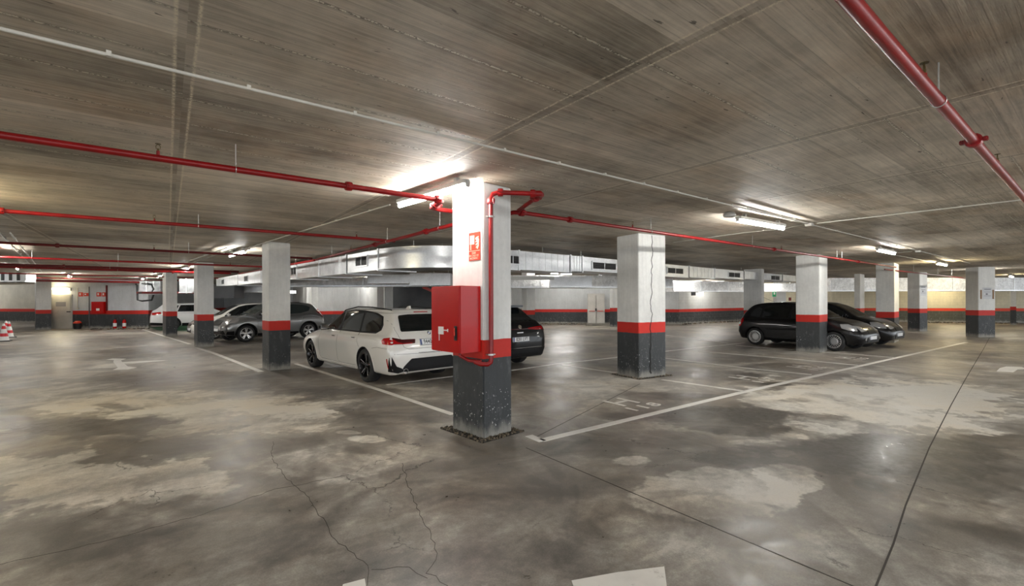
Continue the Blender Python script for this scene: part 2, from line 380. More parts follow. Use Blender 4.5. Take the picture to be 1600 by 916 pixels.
wall('wall_centre',[W(760,31),W(800,32),W(1061,30.4)],M_WALLG)
wall('wall_block',[W(1061,30.4),W(1163,35.5),W(1190,36)],M_WALLB)
wall('wall_exit',[W(1190,36),W(1243,36),W(1300,34)],M_WALLY)
wall('wall_right',[W(1300,34),W(1600,31),W(1720,31)],M_WALLY)
wall('wall_side',[W(1720,31),(RX1-.3,-1),(RX1-.3,RY0+.3)],M_PLAIN)
0 and wall('wall_back',[(RX1-.3,RY0+.3),(RX0+.3,RY0+.3)],M_PLAIN)
wall('wall_left',[(RX0+.3,14),(RX0+.3,RY1-1.5)],M_PLAIN)
# sloping red stripe where the ramp wall meets the lit wall
ra,rb=at(660,446,D=24.8),at(700,463,D=24.6)
m_=MB(); n_=Vector((0,0,-.16)); m_.add([ra,rb,rb+n_,ra+n_]+[p+Vector((.01,.03,0)) for p in(ra,rb,rb+n_,ra+n_)],[(0,1,2,3),(4,5,6,7),(0,1,5,4),(1,2,6,5),(2,3,7,6),(3,0,4,7)])
tag(m_.build('trim_1',M_SIGNRED),kind='structure')

# ---------------------------------------------------------------- columns
def proj_u(x,y):
    D=x*FW[0]+y*FW[1]; return 800+FPX*((x*RT[0]+y*RT[1])/D)
def column(u,v,uL,uR,rot,label,group=None,M=None,wmin=(.25,.25),wmax=1.15):
    """front corner at (u,v) on the floor; the faces reach uL and uR in the frame"""
    p=at(u,v) if M is None else Vector(M)
    r=math.radians(rot); a=Vector((-math.sin(r),math.cos(r),0)); b=Vector((math.cos(r),math.sin(r),0))
    def solve(d,t,lo):
        k=lo
        while k<wmax:
            q=p+d*k
            if (t<u and proj_u(q.x,q.y)<=t) or (t>=u and proj_u(q.x,q.y)>=t): break
            k+=.005
        return k
    wl=solve(a,uL,wmin[0]); wr=solve(b,uR,wmin[1])
    c=p+a*wl/2+b*wr/2
    o=MB().box((0,0,CEIL/2),(wr,wl,CEIL),bev=.012).build('concrete_column',M_COL,smooth=30)
    o.location=(c.x,c.y,0); o.rotation_euler=(0,0,r)
    tag(o,label,'column',group or None)
    return o,p,a,b,wl,wr
COL=[]
COL.append(column(755.6,687,707.0,799,6.5,'nearest painted concrete column, carrying the red hose cabinet and riser pipe'))
COL.append(column(998,592,964,1040,-7,'cracked painted concrete column just right of the nearest one, standing in rubble'))
COL.append(column(420.6,579.8,409.5,453.5,6.5,'painted concrete column left of the white estate car'))
COL.append(column(308.5,543,303,334,6.5,'painted concrete column hiding the nose of the white hatchback'))
COL.append(column(259.5,526,253.5,277,6.5,'farthest painted column of the left aisle row, before the white off-roader'))
COL.append(column(1280.5,551.7,1243.5,1293,6,'painted concrete column standing against the side of the black hatchback'))
COL.append(column(1397.5,536,1368.5,1407,6,'painted concrete column behind the nose of the farther black hatchback'))
COL.append(column(1437,518,1418,1449,-20,'painted column with faint notices, second from the right side of the picture'))
COL.append(column(1528.5,527.5,1508.5,1555,-38,'painted column with a notice between two wooden battens, farthest right'))
COL.append(column(823,522.5,815,836,2,'slim painted column showing above the black off-roader'))
COL.append(column(958,511,955,966,2,'painted column just left of the cracked column, by the double door'))
COL.append(column(1190,526,1162,1194,6,'wide grey column behind the tail of the black hatchback'))
COL.append(column(1344,516,1341,1359.5,6,'distant column between the two farther right columns above the black bonnet'))
COL.append(column(1588,508,1584,1604,6,'dark column against the cream wall at the right edge'))
COL.append(column(487.5,515,479,497,4,'two-tone column above the tail of the grey crossover'))
COL.append(column(589.5,517,577,600,4,'white and grey column above the roof of the white estate'))
COL.append(column(601,518,600,613,4,'white column bearing a small red sign at the ramp mouth',wmin=(.1,.2)))
COL.append(column(56,516,54,80,11,'broad painted pier left of the beige door',wmin=(.3,.3)))
c1,P1,A1,B1,wl1,wr1=COL[0]

# rubble-filled pits round the feet of two columns
def pit(name,colr,ex,ez,label,seed,n=170,pale=(.19,.15,.10)):
    o,p,a,b,wl,wr=colr; random.seed(seed)
    mb=MB(); c0=p-a*ex-b*ex
    q=[c0,c0+b*(wr+2*ex),c0+b*(wr+2*ex)+a*(wl+2*ex),c0+a*(wl+2*ex)]
    mb.add([v+Vector((0,0,.004)) for v in q]+[v+Vector((0,0,-.02)) for v in q],[(0,1,2,3),(4,5,6,7),(0,1,5,4),(1,2,6,5),(2,3,7,6),(3,0,4,7)],0)
    for i in range(n):
        s=random.choice([0,1,2,3]); t=random.random()
        if s==0: c=c0+b*t*(wr+2*ex)+a*random.random()*ex
        elif s==1: c=c0+a*t*(wl+2*ex)+b*random.random()*ex
        elif s==2: c=c0+b*(wr+2*ex)-b*random.random()*ex+a*t*(wl+2*ex)
        else: c=c0+a*(wl+2*ex)-a*random.random()*ex+b*t*(wr+2*ex)
        r=random.uniform(.006,.017)*ez
        bm=bmesh.new(); bmesh.ops.create_icosphere(bm,subdivisions=1,radius=r)
        vs=[v.co*random.uniform(.7,1.25)+c+Vector((0,0,.006+r*.3)) for v in bm.verts]; fs=[[v.index for v in f.verts] for f in bm.faces]; bm.free()
        mb.add(vs,fs,1 if random.random()<.6 else 2)
    o=mb.build(name,[simple('dark grit',(.028,.024,.018),.9,var=.5,vs=40),simple('sandy rubble',pale,.85,var=.4,vs=30),simple('grey rubble',(.07,.06,.05),.85,var=.4,vs=30)])
    return tag(o,label,'rubble',kind='stuff')
pit('gravel',COL[0],.105,1.0,'brown gravel filling the square pit round the nearest column',3,420)
pit('gravel',COL[1],.10,.9,'loose sandy rubble round the foot of the cracked column',4,260,(.27,.22,.16))
# crack running down the second column
o2,P2,A2,B2,wl2,wr2=COL[1]
random.seed(5); m_=MB(); k=CEIL-.02; x0=.33
pts=[]
while k>.08:
    x0+=random.uniform(-.02,.02)+(.33-x0)*.12; pts.append(P2+B2*x0*wr2/.7-A2*.002+Vector((0,0,k))); k-=random.uniform(.03,.08)
m_.tube(pts,[.007+(.016*max(0,1-p.z/1.2))*random.uniform(.5,1.2) for p in pts],5)
tag(m_.build('column_crack',simple('dark crack',(.03,.03,.03),.9)),'dark jagged crack down the right face of the cracked column','crack')  # plain dark colour of the crack

# ---------------------------------------------------------------- floor paint
def strip(name,pts,wd,mat,label,cat,z=.003,group=None,kind=None):
    mb=MB()
    for a,b in zip(pts[:-1],pts[1:]):
        a=Vector((a[0],a[1],0)); b=Vector((b[0],b[1],0)); t=(b-a).normalized(); n=Vector((-t.y,t.x,0))*wd/2
        q=[a-n,b-n,b+n,a+n]; mb.add([v+Vector((0,0,z)) for v in q]+[v+Vector((0,0,-.004)) for v in q],[(0,1,2,3),(7,6,5,4),(0,4,5,1),(1,5,6,2),(2,6,7,3),(3,7,4,0)])
    return tag(mb.build(name,mat),label,cat,group,kind)
def X2(*ps): return [tuple(at(*p)[:2]) for p in ps]
def pline(ps,wd,label): return strip('parking_line',X2(*ps),wd,M_MARK,label,'floor marking')
pline([(826,681),(848,690)],.11,'short white stub line at the right foot of the nearest column')
pline([(846,688.5),(1165,612),(1510,535)],.11,'long white aisle line running right from the nearest column',)
pline([(708,648),(590,608.5),(462,568.5)],.10,'white line along the near side of the white estate car')
pline([(604,601.5),(712,587.5)],.09,'white line crossing behind the rear of the white estate car')
pline([(297,538),(221,514.5)],.12,'white aisle line beyond the second aisle column on the left')
pline([(408,581),(334,552),(308,543.5)],.12,'worn pale line between the two left aisle columns')
pline([(1163,611.5),(1034,593.5)],.10,'white bay line right of the cracked column foot')
pline([(964,583),(878,570.5)],.10,'white bay line left of the cracked column foot')
pline([(798,579),(862.6,570),(964,558.5),(1050,548),(1163.5,535.8)],.10,'white rear line running behind the cracked column to the black hatchback')
pline([(1268,585.5),(1180,577),(1039.6,560)],.10,'second white bay line right of the cracked column')
pline([(1340,571),(1225,560),(1092,549)],.09,'third white bay line right of the cracked column')
pline([(1396,559),(1318,552.5),(1150,540)],.09,'white bay line passing under the black hatchback')
pline([(1137,536.5),(1040,524)],.09,'faint white bay line beyond the rear line, left of the black hatchback')
strip('trim_2',X2((822,700),(1330,915))+[(3.0,-3.0),(2.98,-11.5)],.010,simple('dark joint and crack',(.06,.053,.045),.9),None,None,.0015,kind='structure')  # dark colour shared by the floor joints and cracks
strip('trim_3',X2((838,683),(1000,600)),.010,bpy.data.materials['dark joint and crack'],None,None,.0015,kind='structure')
strip('trim_4',X2((1546,528),(1537,545),(1510,590),(1485,635),(1452,700),(1415,790),(1396,850),(1368,918))+[(1.0,.45),(-8,-1.2)],.011,bpy.data.materials['dark joint and crack'],None,None,.0015,kind='structure')
strip('trim_5',[W(1535,19),W(1620,19.6)],.05,bpy.data.materials['dark joint and crack'],None,None,.0015,kind='structure')
# wandering cracks in the near left of the slab
random.seed(11)
def crack(pts,name,wd=.0035):
    P=[at(*p) for p in pts]; out=[]
    for a,b in zip(P[:-1],P[1:]):
        n=max(2,int((b-a).length/.06)); t=(b-a).normalized(); s=Vector((-t.y,t.x,0))
        for i in range(n): out.append(a.lerp(b,i/n)+s*random.uniform(-.014,.014))
    out.append(P[-1]); strip(name,[tuple(p[:2]) for p in out],wd,bpy.data.materials['dark joint and crack'],None,None,.0012,kind='structure')
crack([(427,690),(424,712),(440,740),(476,770),(520,838),(580,892),(574,915)],'trim_6')
crack([(580,892),(640,886),(668,904)],'trim_7')
crack([(628,724),(634,745),(648,784),(666,822),(684,865),(668,895),(700,916)],'trim_8')
crack([(0,882),(180,842),(330,800),(430,765),(545,742)],'trim_9',.003)
def flatpoly(name,px,label,cat='floor marking',mat=None,z=.003):
    q=[at(*p) for p in px]; n=len(q); mb=MB()
    mb.add([v+Vector((0,0,z)) for v in q]+[v+Vector((0,0,-.004)) for v in q],[tuple(range(n)),tuple(range(2*n-1,n-1,-1))]+[(i,(i+1)%n,n+(i+1)%n,n+i) for i in range(n)])
    return tag(mb.build(name,mat or M_MARK),label,cat)
flatpoly('floor_arrow',[(893,908),(965,895),(1038,886),(1042,918),(1048,950),(1120,1010),(1040,1060),(960,990),(925,1000)],'large white arrowhead painted on the floor at the bottom edge')
flatpoly('floor_arrow',[(536,914),(570,905),(572,918),(576,960),(520,960)],'white paint tip at the bottom edge, left of the large arrowhead')
flatpoly('floor_arrow',[(165,562.5),(176,560.3),(197,560.8),(189,563.5),(191,566),(228,564),(262,563),(230,566.5),(194,568.5),(200,573),(214,574.5),(200,577.5),(176,578.5),(184,575),(177,566),(178,563)],'white turn arrow painted on the left aisle floor')
flatpoly('floor_arrow',[(1557,580.5),(1562,575.5),(1572,573),(1596,573.5),(1606,577),(1590,577.5),(1583,582)],'white arrow painted on the floor at the right edge')
flatpoly('floor_paint',[(216,506.5),(232,505.5),(330,508),(300,517),(250,517)],'green painted floor patch beside the farthest aisle column','floor marking',M_GREENFLOOR)

def text_mb(s,size,depth=.0015,spacing=1.0,bold=.0):
    cu=bpy.data.curves.new('t','FONT'); cu.body=s; cu.size=size; cu.extrude=depth; cu.align_x='CENTER'; cu.align_y='CENTER'; cu.space_character=spacing; cu.offset=bold; cu.resolution_u=3
    o=bpy.data.objects.new('t',cu); C.objects.link(o)
    dg=bpy.context.evaluated_depsgraph_get(); me=bpy.data.meshes.new_from_object(o.evaluated_get(dg))
    vs=[v.co.copy() for v in me.vertices]; fs=[tuple(p.vertices) for p in me.polygons]
    bpy.data.objects.remove(o); bpy.data.curves.remove(cu); bpy.data.meshes.remove(me)
    return vs,fs
def text_obj(name,s,size,mat,M,c,parent=None,sx=1.0,depth=.0015,spacing=1.0,bold=0.0):
    vs,fs=text_mb(s,size,depth,spacing,bold); mb=MB()
    mb.add([M@Vector((v.x*sx,v.y,v.z))+Vector(c) for v in vs],fs)
    return mb.build(name,mat,parent)
I3=Matrix.Identity(3)
def bay(cx,cy,num,label,hw=.17,k=1.0):
    e=empty('bay_marking',(cx,cy,0),0,label,'floor marking','bay numbers')
    mb=MB(); h=.215*k
    for s in(-1,1): mb.box((s*hw,0,0),(.065,2*h,.006))
    mb.box((0,0,0),(2*hw,.06,.006)); mb.build('letter',M_MARK,e)
    for i,ch in enumerate(num): text_obj('digit',ch,.30*k,M_MARK,I3,(-.27+.26*i,-.43*k,0),e,sx=1.35,depth=.003,bold=.004)
bay(5.70,4.69,'118','white H 118 painted in the bay right of the nearest column')
p=at(1161,590); bay(p.x,p.y,'117','white H 117 painted in the bay behind the first bay line')
p=at(1248,573); bay(p.x,p.y,'116','white H 116 painted two bays before the black hatchback',k=.95)
p=at(1320,559); bay(p.x,p.y,'115','white H 115 painted in the bay nearest the black hatchback',k=.9)

# ---------------------------------------------------------------- lamps
def lamp(p0,p1,label,z=2.84,mat=None,group='fluorescent tube lamps on the ceiling',lit=True):
    a=Vector((p0[0],p0[1],0)); b=Vector((p1[0],p1[1],0)); c=(a+b)/2; L=(b-a).length; rz=math.atan2(b.y-a.y,b.x-a.x)
    e=empty('tube_lamp',(c.x,c.y,z),rz,label,'lamp',group)
    h=CEIL-z
    hb=MB().box((0,0,.058),(L*.97,.105,.045),bev=.006)
    hb.box((-L*.36,0,(h+.078)/2),(.05,.05,h-.078)).box((L*.36,0,(h+.078)/2),(.05,.05,h-.078))
    hb.build('housing',M_LAMPBODY,e)
    t=MB().tube([(-L/2+.02,0,0),(L/2-.02,0,0)],.019,8); t.build('tube',mat or M_TUBE,e,smooth=60)
    for s in(-1,1):
        MB().box((s*(L/2-.01),0,h*.28),(.028,.045,h*.56+.01),bev=.005).build('end_cap',M_LAMPBODY,e)
    return e
def L2(u0,v0,u1,v1,z=2.86): return tuple(at(u0,v0,z)[:2]),tuple(at(u1,v1,z)[:2])
lamp((2.42,5.66),(2.60,4.22),'lit tube lamp beside the head of the nearest column')
lamp((7.13,3.56),(8.60,3.48),'lit tube lamp on the ceiling right of the cracked column',group=None)
lamp((14.3,3.6),(15.8,3.6),'lit tube lamp on the ceiling above the long aisle line, second on the right')
lamp((21.3,3.7),(22.8,3.7),'lit tube lamp before the far right columns',mat=M_TUBEW)
lamp((1.36,14.7),(1.56,13.2),'lit tube lamp left of the column beside the white estate')
lamp((.42,22.6),(.62,21.1),'lit tube lamp over the aisle between the two farther left columns')
lamp((-.42,29.6),(-.24,28.1),'lit tube lamp just beyond the farthest left column')
lamp((-1.2,33.6),(-1.05,32.3),'lit tube lamp over the white off-roader by the end wall')
for i,(x,y) in enumerate([(-3.4,16.4),(-4.45,24.4),(-5.35,31.4)]):
    lamp((x-.1,y+.75),(x+.1,y-.75),['lit tube lamp at the far left edge of the ceiling','larger lit tube lamp of the far left cluster','smaller lit tube lamp of the far left cluster, nearer the end wall'][i])
lamp((-3.9,31.0),(-3.7,29.6),'lit tube lamp right of the far left cluster')
# unseen lamps: some read off glow and reflections, the others added for extra light
for i,(x,y,r) in enumerate([(-2.35,8.2,1),(-2.6,.6,1),(4.5,-3.6,0),(11.8,-3.6,0),(19,-3.6,0),(27,-3.4,0),(29.2,3.6,0),(37,3.4,0),(14.4,15.4,0),(W(548,25.2)[0],W(548,25.2)[1],0),(23,13.8,0),(30,12.5,0),(4.8,28.5,1),(.6,-3.6,0),(7.9,12.0,1),(18.6,19.6,1)]):
    d=(.08,.74) if r else (.75,0)
    lamp((x-d[0],y+d[1]),(x+d[0],y-d[1]),'lit tube lamp, %s'%['left of the frame, before the second sprinkler pipe','added behind the viewer on the left','added behind the viewer, over the aisle','added behind the viewer, right','added behind the viewer, far right','added beside the right side wall, near','over the far right aisle before the cream wall','close to the cream wall','over the bays beyond the galvanised duct','above the curved grey wall','added over the back bays beyond the black hatchback','added over the corner before the cream wall','added over the back of the grey crossover','added behind the viewer, over the left aisle corner','added over the back row behind the duct bend','added before the ramp mouth wall'][i],
        mat=M_TUBEW if i in(0,7) else None)
for i,(u,D) in enumerate([(880,28.5),(1010,28),(1115,31),(1250,32.5)]):  # lamps added out of sight behind the ducts to brighten the centre walls
    x,y=W(u,D); lamp((x-.6,y+.45),(x+.6,y-.45),['lit tube lamp before the centre wall','lit tube lamp before the beige double door corner','lit tube lamp before the white block wall','lit tube lamp near the exit sign wall'][i]+', added behind the foil duct')
for i,(x,y) in enumerate([(-12.5,29),(-12.5,42),(-10.5,20),W(-28,31),W(-75,34)]): lamp((x,y+.75),(x,y-.75),['added tube lamp left of the frame by the end wall','added tube lamp left of the frame by the farthest wall','added tube lamp left of the frame beyond the third red pipe','added tube lamp just left of the frame before the farthest wall','added tube lamp farther left of the frame before the farthest wall'][i])  # unseen lamps added to brighten the farthest wall and the end wall
# two lamps under the foil duct wash the cream wall
lamp(W(1470,30.9),W(1510,30.7),'warm tube lamp low beside the cream wall, behind the foil duct',z=2.55,mat=M_TUBEW)

# ---------------------------------------------------------------- conduits, boxes
def conduit(pts,r,label,boxes=(),clips=.7,z=None,mat=None):
    e=empty('cable_conduit',(pts[0][0],pts[0][1],pts[0][2]),0,label,'conduit'); o=Vector(pts[0])
    P=[Vector(p)-o for p in pts]; MB().tube(P,r,8).build('pipe',mat or M_PVC,e,smooth=60)
    cl=MB(); tot=0
    for a,b in zip(P[:-1],P[1:]):
        L=(b-a).length; n=int(L/clips); rz=math.atan2(b.y-a.y,b.x-a.x)
        for i in range(1,n+1):
            if tot<60: MB().box(a.lerp(b,i/(n+1))+Vector((0,0,r*.4)),(.022,r*2.8,r*2.6),rz).build('clip',mat or M_PVC,e); tot+=1
    for q in boxes: MB().box(Vector(q)-o-Vector((0,0,.012)),(.11,.11,.055),bev=.008).build('junction_box',M_PVC,e)
    return e
zc=CEIL-.02
conduit([(-5.6,3.34,zc),(9.1,3.28,zc),(24.0,3.25,zc)],.011,'long pale conduit crossing the ceiling from the left edge to the right lamps',[(9.12,3.27,zc),(16.6,3.27,zc)])
conduit([(2.49,6.13,zc),(2.04,9.65,zc),(1.56,13.7,zc)],.011,'pale conduit running from the bright lamp back to the left columns',[(1.62,13.3,zc),(1.75,12.5,zc)])
conduit([tuple(at(1052,379,zc)),tuple(at(1160,364,zc)),tuple(at(1228,357,zc)),(9.06,3.33,zc)],.008,'thin pale cable swinging from the cracked column to the right lamp')
conduit([(9.15,3.16,zc),(9.26,.73,zc),(9.3,-2,zc)],.010,'pale conduit going off to the right edge from the lamp junction')
conduit([tuple(at(1168,325,2.93)),tuple(at(1262,349,2.93))],.012,'grey conduit lying beside the right ceiling lamp')
conduit([(16.7,3.42,zc),(16.75,4.0,zc),(22.6,3.95,zc)],.012,'pale conduit linking the two far right ceiling lamps')
MB().lathe([(.0,0),(.085,0),(.095,.03),(.07,.07),(0,.07)],seg=20,caps=False).build('emergency_light',M_LAMPBODY,smooth=40,loc=tuple(at(1140,339,2.9)))
tag(bpy.data.objects['emergency_light'],'round grey ceiling box left of the right tube lamp','lamp')
for i,(dx) in enumerate((0,.14)):
    conduit([(-2.5+dx,12.5,2.90),(-4.5+dx,28,2.90)],.014,['left of two long conduits along the far left lamps','right of two long conduits along the far left lamps'][i],clips=1.2)
for i,(a,b) in enumerate([((1.15,12.9),(.35,19.6)),((1.33,12.9),(.55,19.6))]):
    conduit([(a[0],a[1],2.9),(b[0],b[1],2.9)],.012,['left conduit above the left column row','right conduit above the left column row'][i])

# ---------------------------------------------------------------- sprinkler pipes
def coupling_mb(r):
    mb=MB(); mb.lathe([(r,-.03),(r*1.55,-.03),(r*1.65,-.012),(r*1.65,.012),(r*1.55,.03),(r,.03)],axis='X',seg=14)
    for s in(-1,1):
        mb.box((0,s*r*1.95,0),(.04,r*.9,.03),bev=.004); mb.lathe([(.007,-.035),(.007,.035)],c=(0,s*r*2.05,0),axis='X',seg=6)
    return mb
def sprinkler_pipe(p0,p1,r,label,couple=(),heads=(),hang=(),mat=None,name='sprinkler_pipe'):
    p0=Vector(p0); p1=Vector(p1); L=(p1-p0).length; rz=math.atan2(p1.y-p0.y,p1.x-p0.x)
    e=empty(name,p0,rz,label,'pipe'); mat=mat or M_PIPE
    MB().tube([(0,0,0),(L,0,p1.z-p0.z)],r,12).build('pipe',mat,e,smooth=60)
    for t in couple: coupling_mb(r).build('coupling',mat,e,smooth=35,loc=(t,0,0))
    for t in heads:
        h=MB(); h.tube([(t,0,r*.8),(t,0,r+.03)],.012,8); o=h.build('sprinkler_head',mat,e,smooth=60)
        k=MB(); k.tube([(t,0,r+.03),(t,0,r+.05)],.008,8); k.tube([(t-.012,0,r+.045),(t-.014,0,r+.07),(t,0,r+.085)],.0028,5); k.tube([(t+.012,0,r+.045),(t+.014,0,r+.07),(t,0,r+.085)],.0028,5)
        k.lathe([(0,0),(.02,0),(.02,.003),(0,.003)],c=(t,0,r+.085),seg=14,caps=False); k.build('deflector',M_BRASS,o,smooth=40)
    for t in hang:
        h=MB(); h.tube([(t,0,r+.01),(t,0,CEIL-p0.z)],.0045,6); h.lathe([(.007,0),(.007,.012)],c=(t,0,r+.02),seg=6)
        n=14; h.tube([(t,(r+.004)*math.cos(2*PI*k/n),(r+.004)*math.sin(2*PI*k/n)) for k in range(n)],.0035,5,closed=True)
        h.build('hanger',M_STEEL,e,smooth=60)
    return e
def tx(u,v,z,x0): return at(u,v,z).x-x0
Z=2.75
sprinkler_pipe((-6,.61,Z),(14,.61,Z),.031,'thick red pipe slanting across the top right of the ceiling',couple=[at(1512,222,Z).x+6],heads=[at(1437,135,Z).x+6,at(1560,262,Z).x+6],hang=[at(1459,160,Z).x+6,at(1400,80,Z).x+3])
x0=-5.0
sprinkler_pipe((x0,4.62,Z),(2.44,4.62,Z),.028,'red pipe from the left edge to the nearest column',couple=[tx(545,291,Z,x0)],heads=[tx(247,246,Z,x0)],hang=[tx(369,264,Z,x0)])
e=empty('pipe_offset',(2.44,4.62,Z),0,'red elbows jogging the pipe behind the nearest column head','pipe')
MB().tube([(0,0,0),(.08,.05,0),(.16,.45,.0),(.30,.50,.0),(.95,.52,.0),(1.12,.46,0),(1.16,.10,0),(1.25,.045,0)],.028,10).build('pipe',M_PIPE,e,smooth=60)
for q,rr in(((0,0,0),0),((.13,.28,0),1.4),((1.25,.045,0),0)): 
    o=coupling_mb(.03).build('coupling',M_PIPE,e,smooth=35,loc=q); o.rotation_euler=(0,0,rr)
x0=3.69
sprinkler_pipe((x0,4.665,Z),(20.5,4.64,Z),.027,'red pipe running right from behind the nearest column',couple=[tx(888,344,Z,x0),tx(1196,391,Z,x0),tx(1340,409,Z,x0)],heads=[tx(993,357,Z,x0),tx(1240,390,Z,x0)],hang=[tx(1016,362,Z,x0),tx(1165,386,Z,x0),tx(1310,404,Z,x0),tx(1320,405,Z,x0)])
x0=-6.0
def xp(u,Y):   # where the ray of column u meets the line y=Y in plan
    p=at(u,470,D=1.0); return p.x*Y/p.y
sprinkler_pipe((x0,8.86,2.79),(3.6,8.62,2.79),.027,'red pipe over the left aisle passing above the white estate',couple=[xp(4,8.8)-x0],heads=[xp(242,8.8)-x0,xp(556,8.7)-x0],hang=[xp(310,8.8)-x0])
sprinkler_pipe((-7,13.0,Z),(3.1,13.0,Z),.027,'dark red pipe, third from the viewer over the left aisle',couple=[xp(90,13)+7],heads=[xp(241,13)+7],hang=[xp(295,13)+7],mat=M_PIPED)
sprinkler_pipe((-8,17.1,Z),(2.6,17.1,Z),.027,'red pipe, fourth from the viewer over the left aisle',heads=[xp(242,17.1)+8,xp(360,17.1)+8],hang=[xp(185,17.1)+8,xp(50,17.1)+8])
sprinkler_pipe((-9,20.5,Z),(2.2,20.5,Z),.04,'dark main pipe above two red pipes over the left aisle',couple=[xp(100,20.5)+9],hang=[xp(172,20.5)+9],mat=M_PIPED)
sprinkler_pipe((-9,21.7,Z),(2.05,21.7,Z),.05,'thick bright red main pipe across the far left aisle',couple=[xp(241,21.7)+9,xp(270,21.7)+9],hang=[xp(184,21.7)+9])
sprinkler_pipe((-11,26.8,Z),(2,26.8,Z),.027,'thin red pipe beyond the thick red main on the left',hang=[xp(113,26.8)+11],heads=[xp(240,26.8)+11])
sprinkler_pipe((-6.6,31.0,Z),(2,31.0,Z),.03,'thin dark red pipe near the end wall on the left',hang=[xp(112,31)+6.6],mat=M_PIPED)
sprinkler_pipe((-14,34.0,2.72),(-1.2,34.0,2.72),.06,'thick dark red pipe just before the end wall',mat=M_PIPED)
sprinkler_pipe((3.36,5.25,2.72),(3.20,13.0,2.72),.03,'red pipe running back from the nearest column above the duct',couple=[1.45,3.6],hang=[1.0,3.0,6.4],heads=[5.0])
sprinkler_pipe((3.20,13.2,2.72),(2.3,21.4,2.72),.03,'red pipe continuing along the duct beyond the white estate',hang=[1.5,3.4,5.2])
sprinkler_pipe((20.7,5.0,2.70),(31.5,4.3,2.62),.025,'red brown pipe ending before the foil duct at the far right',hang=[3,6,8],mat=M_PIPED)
# riser on the nearest column and its loop
rx,ry=P1.x+.075,P1.y-.05
e=empty('riser_pipe',(rx,ry,.87),0,'red riser pipe up the corner of the nearest column into a ceiling loop','pipe')
zt=2.85-.87
MB().tube([(-.16,.10,.03),(-.12,.045,.005),(-.05,.0,0),(-.01,0,.02),(0,0,.06),(0,0,zt-.07),(.02,-.012,zt-.02),(.07,-.05,zt),(.44,-.30,zt-.01)],.028,10).build('pipe',M_PIPE,e,smooth=60)
MB().tube([(.50,-.30,zt-.01),(.66,.325,zt-.08)],.027,10).build('branch',M_PIPE,e,smooth=60)
o=MB().tube([(.42,-.29,zt-.01),(.47,-.325,zt-.01),(.51,-.30,zt-.012),(.53,-.22,zt-.02)],.036,10).build('elbow',M_PIPE,e,smooth=60)
for q,rr in(((0,0,zt-.10),(0,PI/2,0)),((.09,-.065,zt),(0,0,-.6)),((.40,-.275,zt-.01),(0,0,-.6)),((.535,-.17,zt-.025),(0,0,1.3))):
    o=coupling_mb(.029).build('coupling',M_PIPE,e,smooth=35,loc=q); o.rotation_euler=rr
for zz in(.11,zt-.28): 
    MB().box((0,.012,zz),(.10,.05,.012)).lathe([(.032,-.01),(.036,-.01),(.036,.01),(.032,.01)],c=(0,0,zz),seg=16).build('pipe_clip',M_STEEL,e)

# ---------------------------------------------------------------- hose cabinet on the nearest column
rc=math.radians(6.5)
fc=P1+A1*.32-B1*.15
cab=empty('hose_cabinet',(fc.x,fc.y,1.01),rc,'red fire hose cabinet hung on the left face of the nearest column','cabinet')
MB().box((.0,0,.38),(.298,.56,.76),bev=.006).build('body',M_RED,cab,smooth=30)
dr=MB().box((-.155,0,.38),(.014,.55,.75),bev=.005).build('door',M_RED,cab,smooth=30)
hd=MB().box((-.166,-.215,.225),(.012,.055,.165),bev=.006); hd.box((-.176,-.215,.225),(.012,.028,.12),bev=.005); hd.build('handle',M_BLACK,dr)
MB().box((-.184,-.215,.225),(.006,.016,.05)).box((-.184,-.215,.27),(.006,.016,.03)).build('latch',M_SIGNRED,dr)
pc=MB().box((-.1635,.075,.245),(.002,.105,.09)).box((-.1635,-.02,.25),(.002,.09,.012)).box((-.1635,-.06,.25),(.002,.018,.035)).box((-.1635,.11,.165),(.002,.014,.08)); pc.build('hose_symbol',M_WHITE,dr)
MB().tube([(-.02,-.10,.0),(-.02,-.10,-.05),(.03,-.2,-.10),(.13,-.31,-.11)],.02,8).build('inlet_pipe',M_PIPE,cab,smooth=60)
# hose sign
def facebasis(): return Matrix(((-A1.x,0,-B1.x),(-A1.y,0,-B1.y),(0,1,0)))   # x along the face (towards the viewer), y up, z out
FB=facebasis()
def on_face(k,z,out=.0): p=P1+A1*k-B1*out; return Vector((p.x,p.y,z))
sg=empty('hose_sign',on_face(.15,2.24,.003),0,'red fire hose sign with hand pictogram on the nearest column','sign')
def fm(mb,name,mat,par=sg): return mb.build(name,mat,par)
mb=MB(); mb.prism([(-.105,-.165),(.105,-.165),(.105,.165),(-.105,.165)],0,.004,M=FB); fm(mb,'plate',M_SIGNRED)
mb=MB(); mb.prism([(-.10,-.055),(.10,-.055),(.10,-.050),(-.10,-.050)],.004,.0055,M=FB)
mb.prism([(-.085,.025),(.0,.025),(.0,.13),(-.085,.13)],.004,.0055,M=FB); mb.prism([(-.075,-.04),(-.06,-.04),(-.06,.02),(-.075,.02)],.004,.0055,M=FB)
for i in range(4): mb.prism([(.015+.004*i,.09-.033*i),(.075,.115-.033*i),(.078,.10-.033*i),(.02+.004*i,.075-.033*i)],.004,.0055,M=FB)
mb.prism([(.02,.10),(.05,.11),(.085,.08),(.08,.0),(.06,-.035),(.045,-.03),(.06,.03)],.004,.0052,M=FB)
fm(mb,'pictogram',simple('cream sign ink',(.75,.66,.50),.4))
for i,s_ in enumerate(('USAR','EN CASO DE','INCENDIO')): text_obj('lettering',s_,.036,bpy.data.materials['cream sign ink'],FB,FB@Vector((-.01,-.078-.032*i,.0055)),sg,sx=.85,depth=.0006)

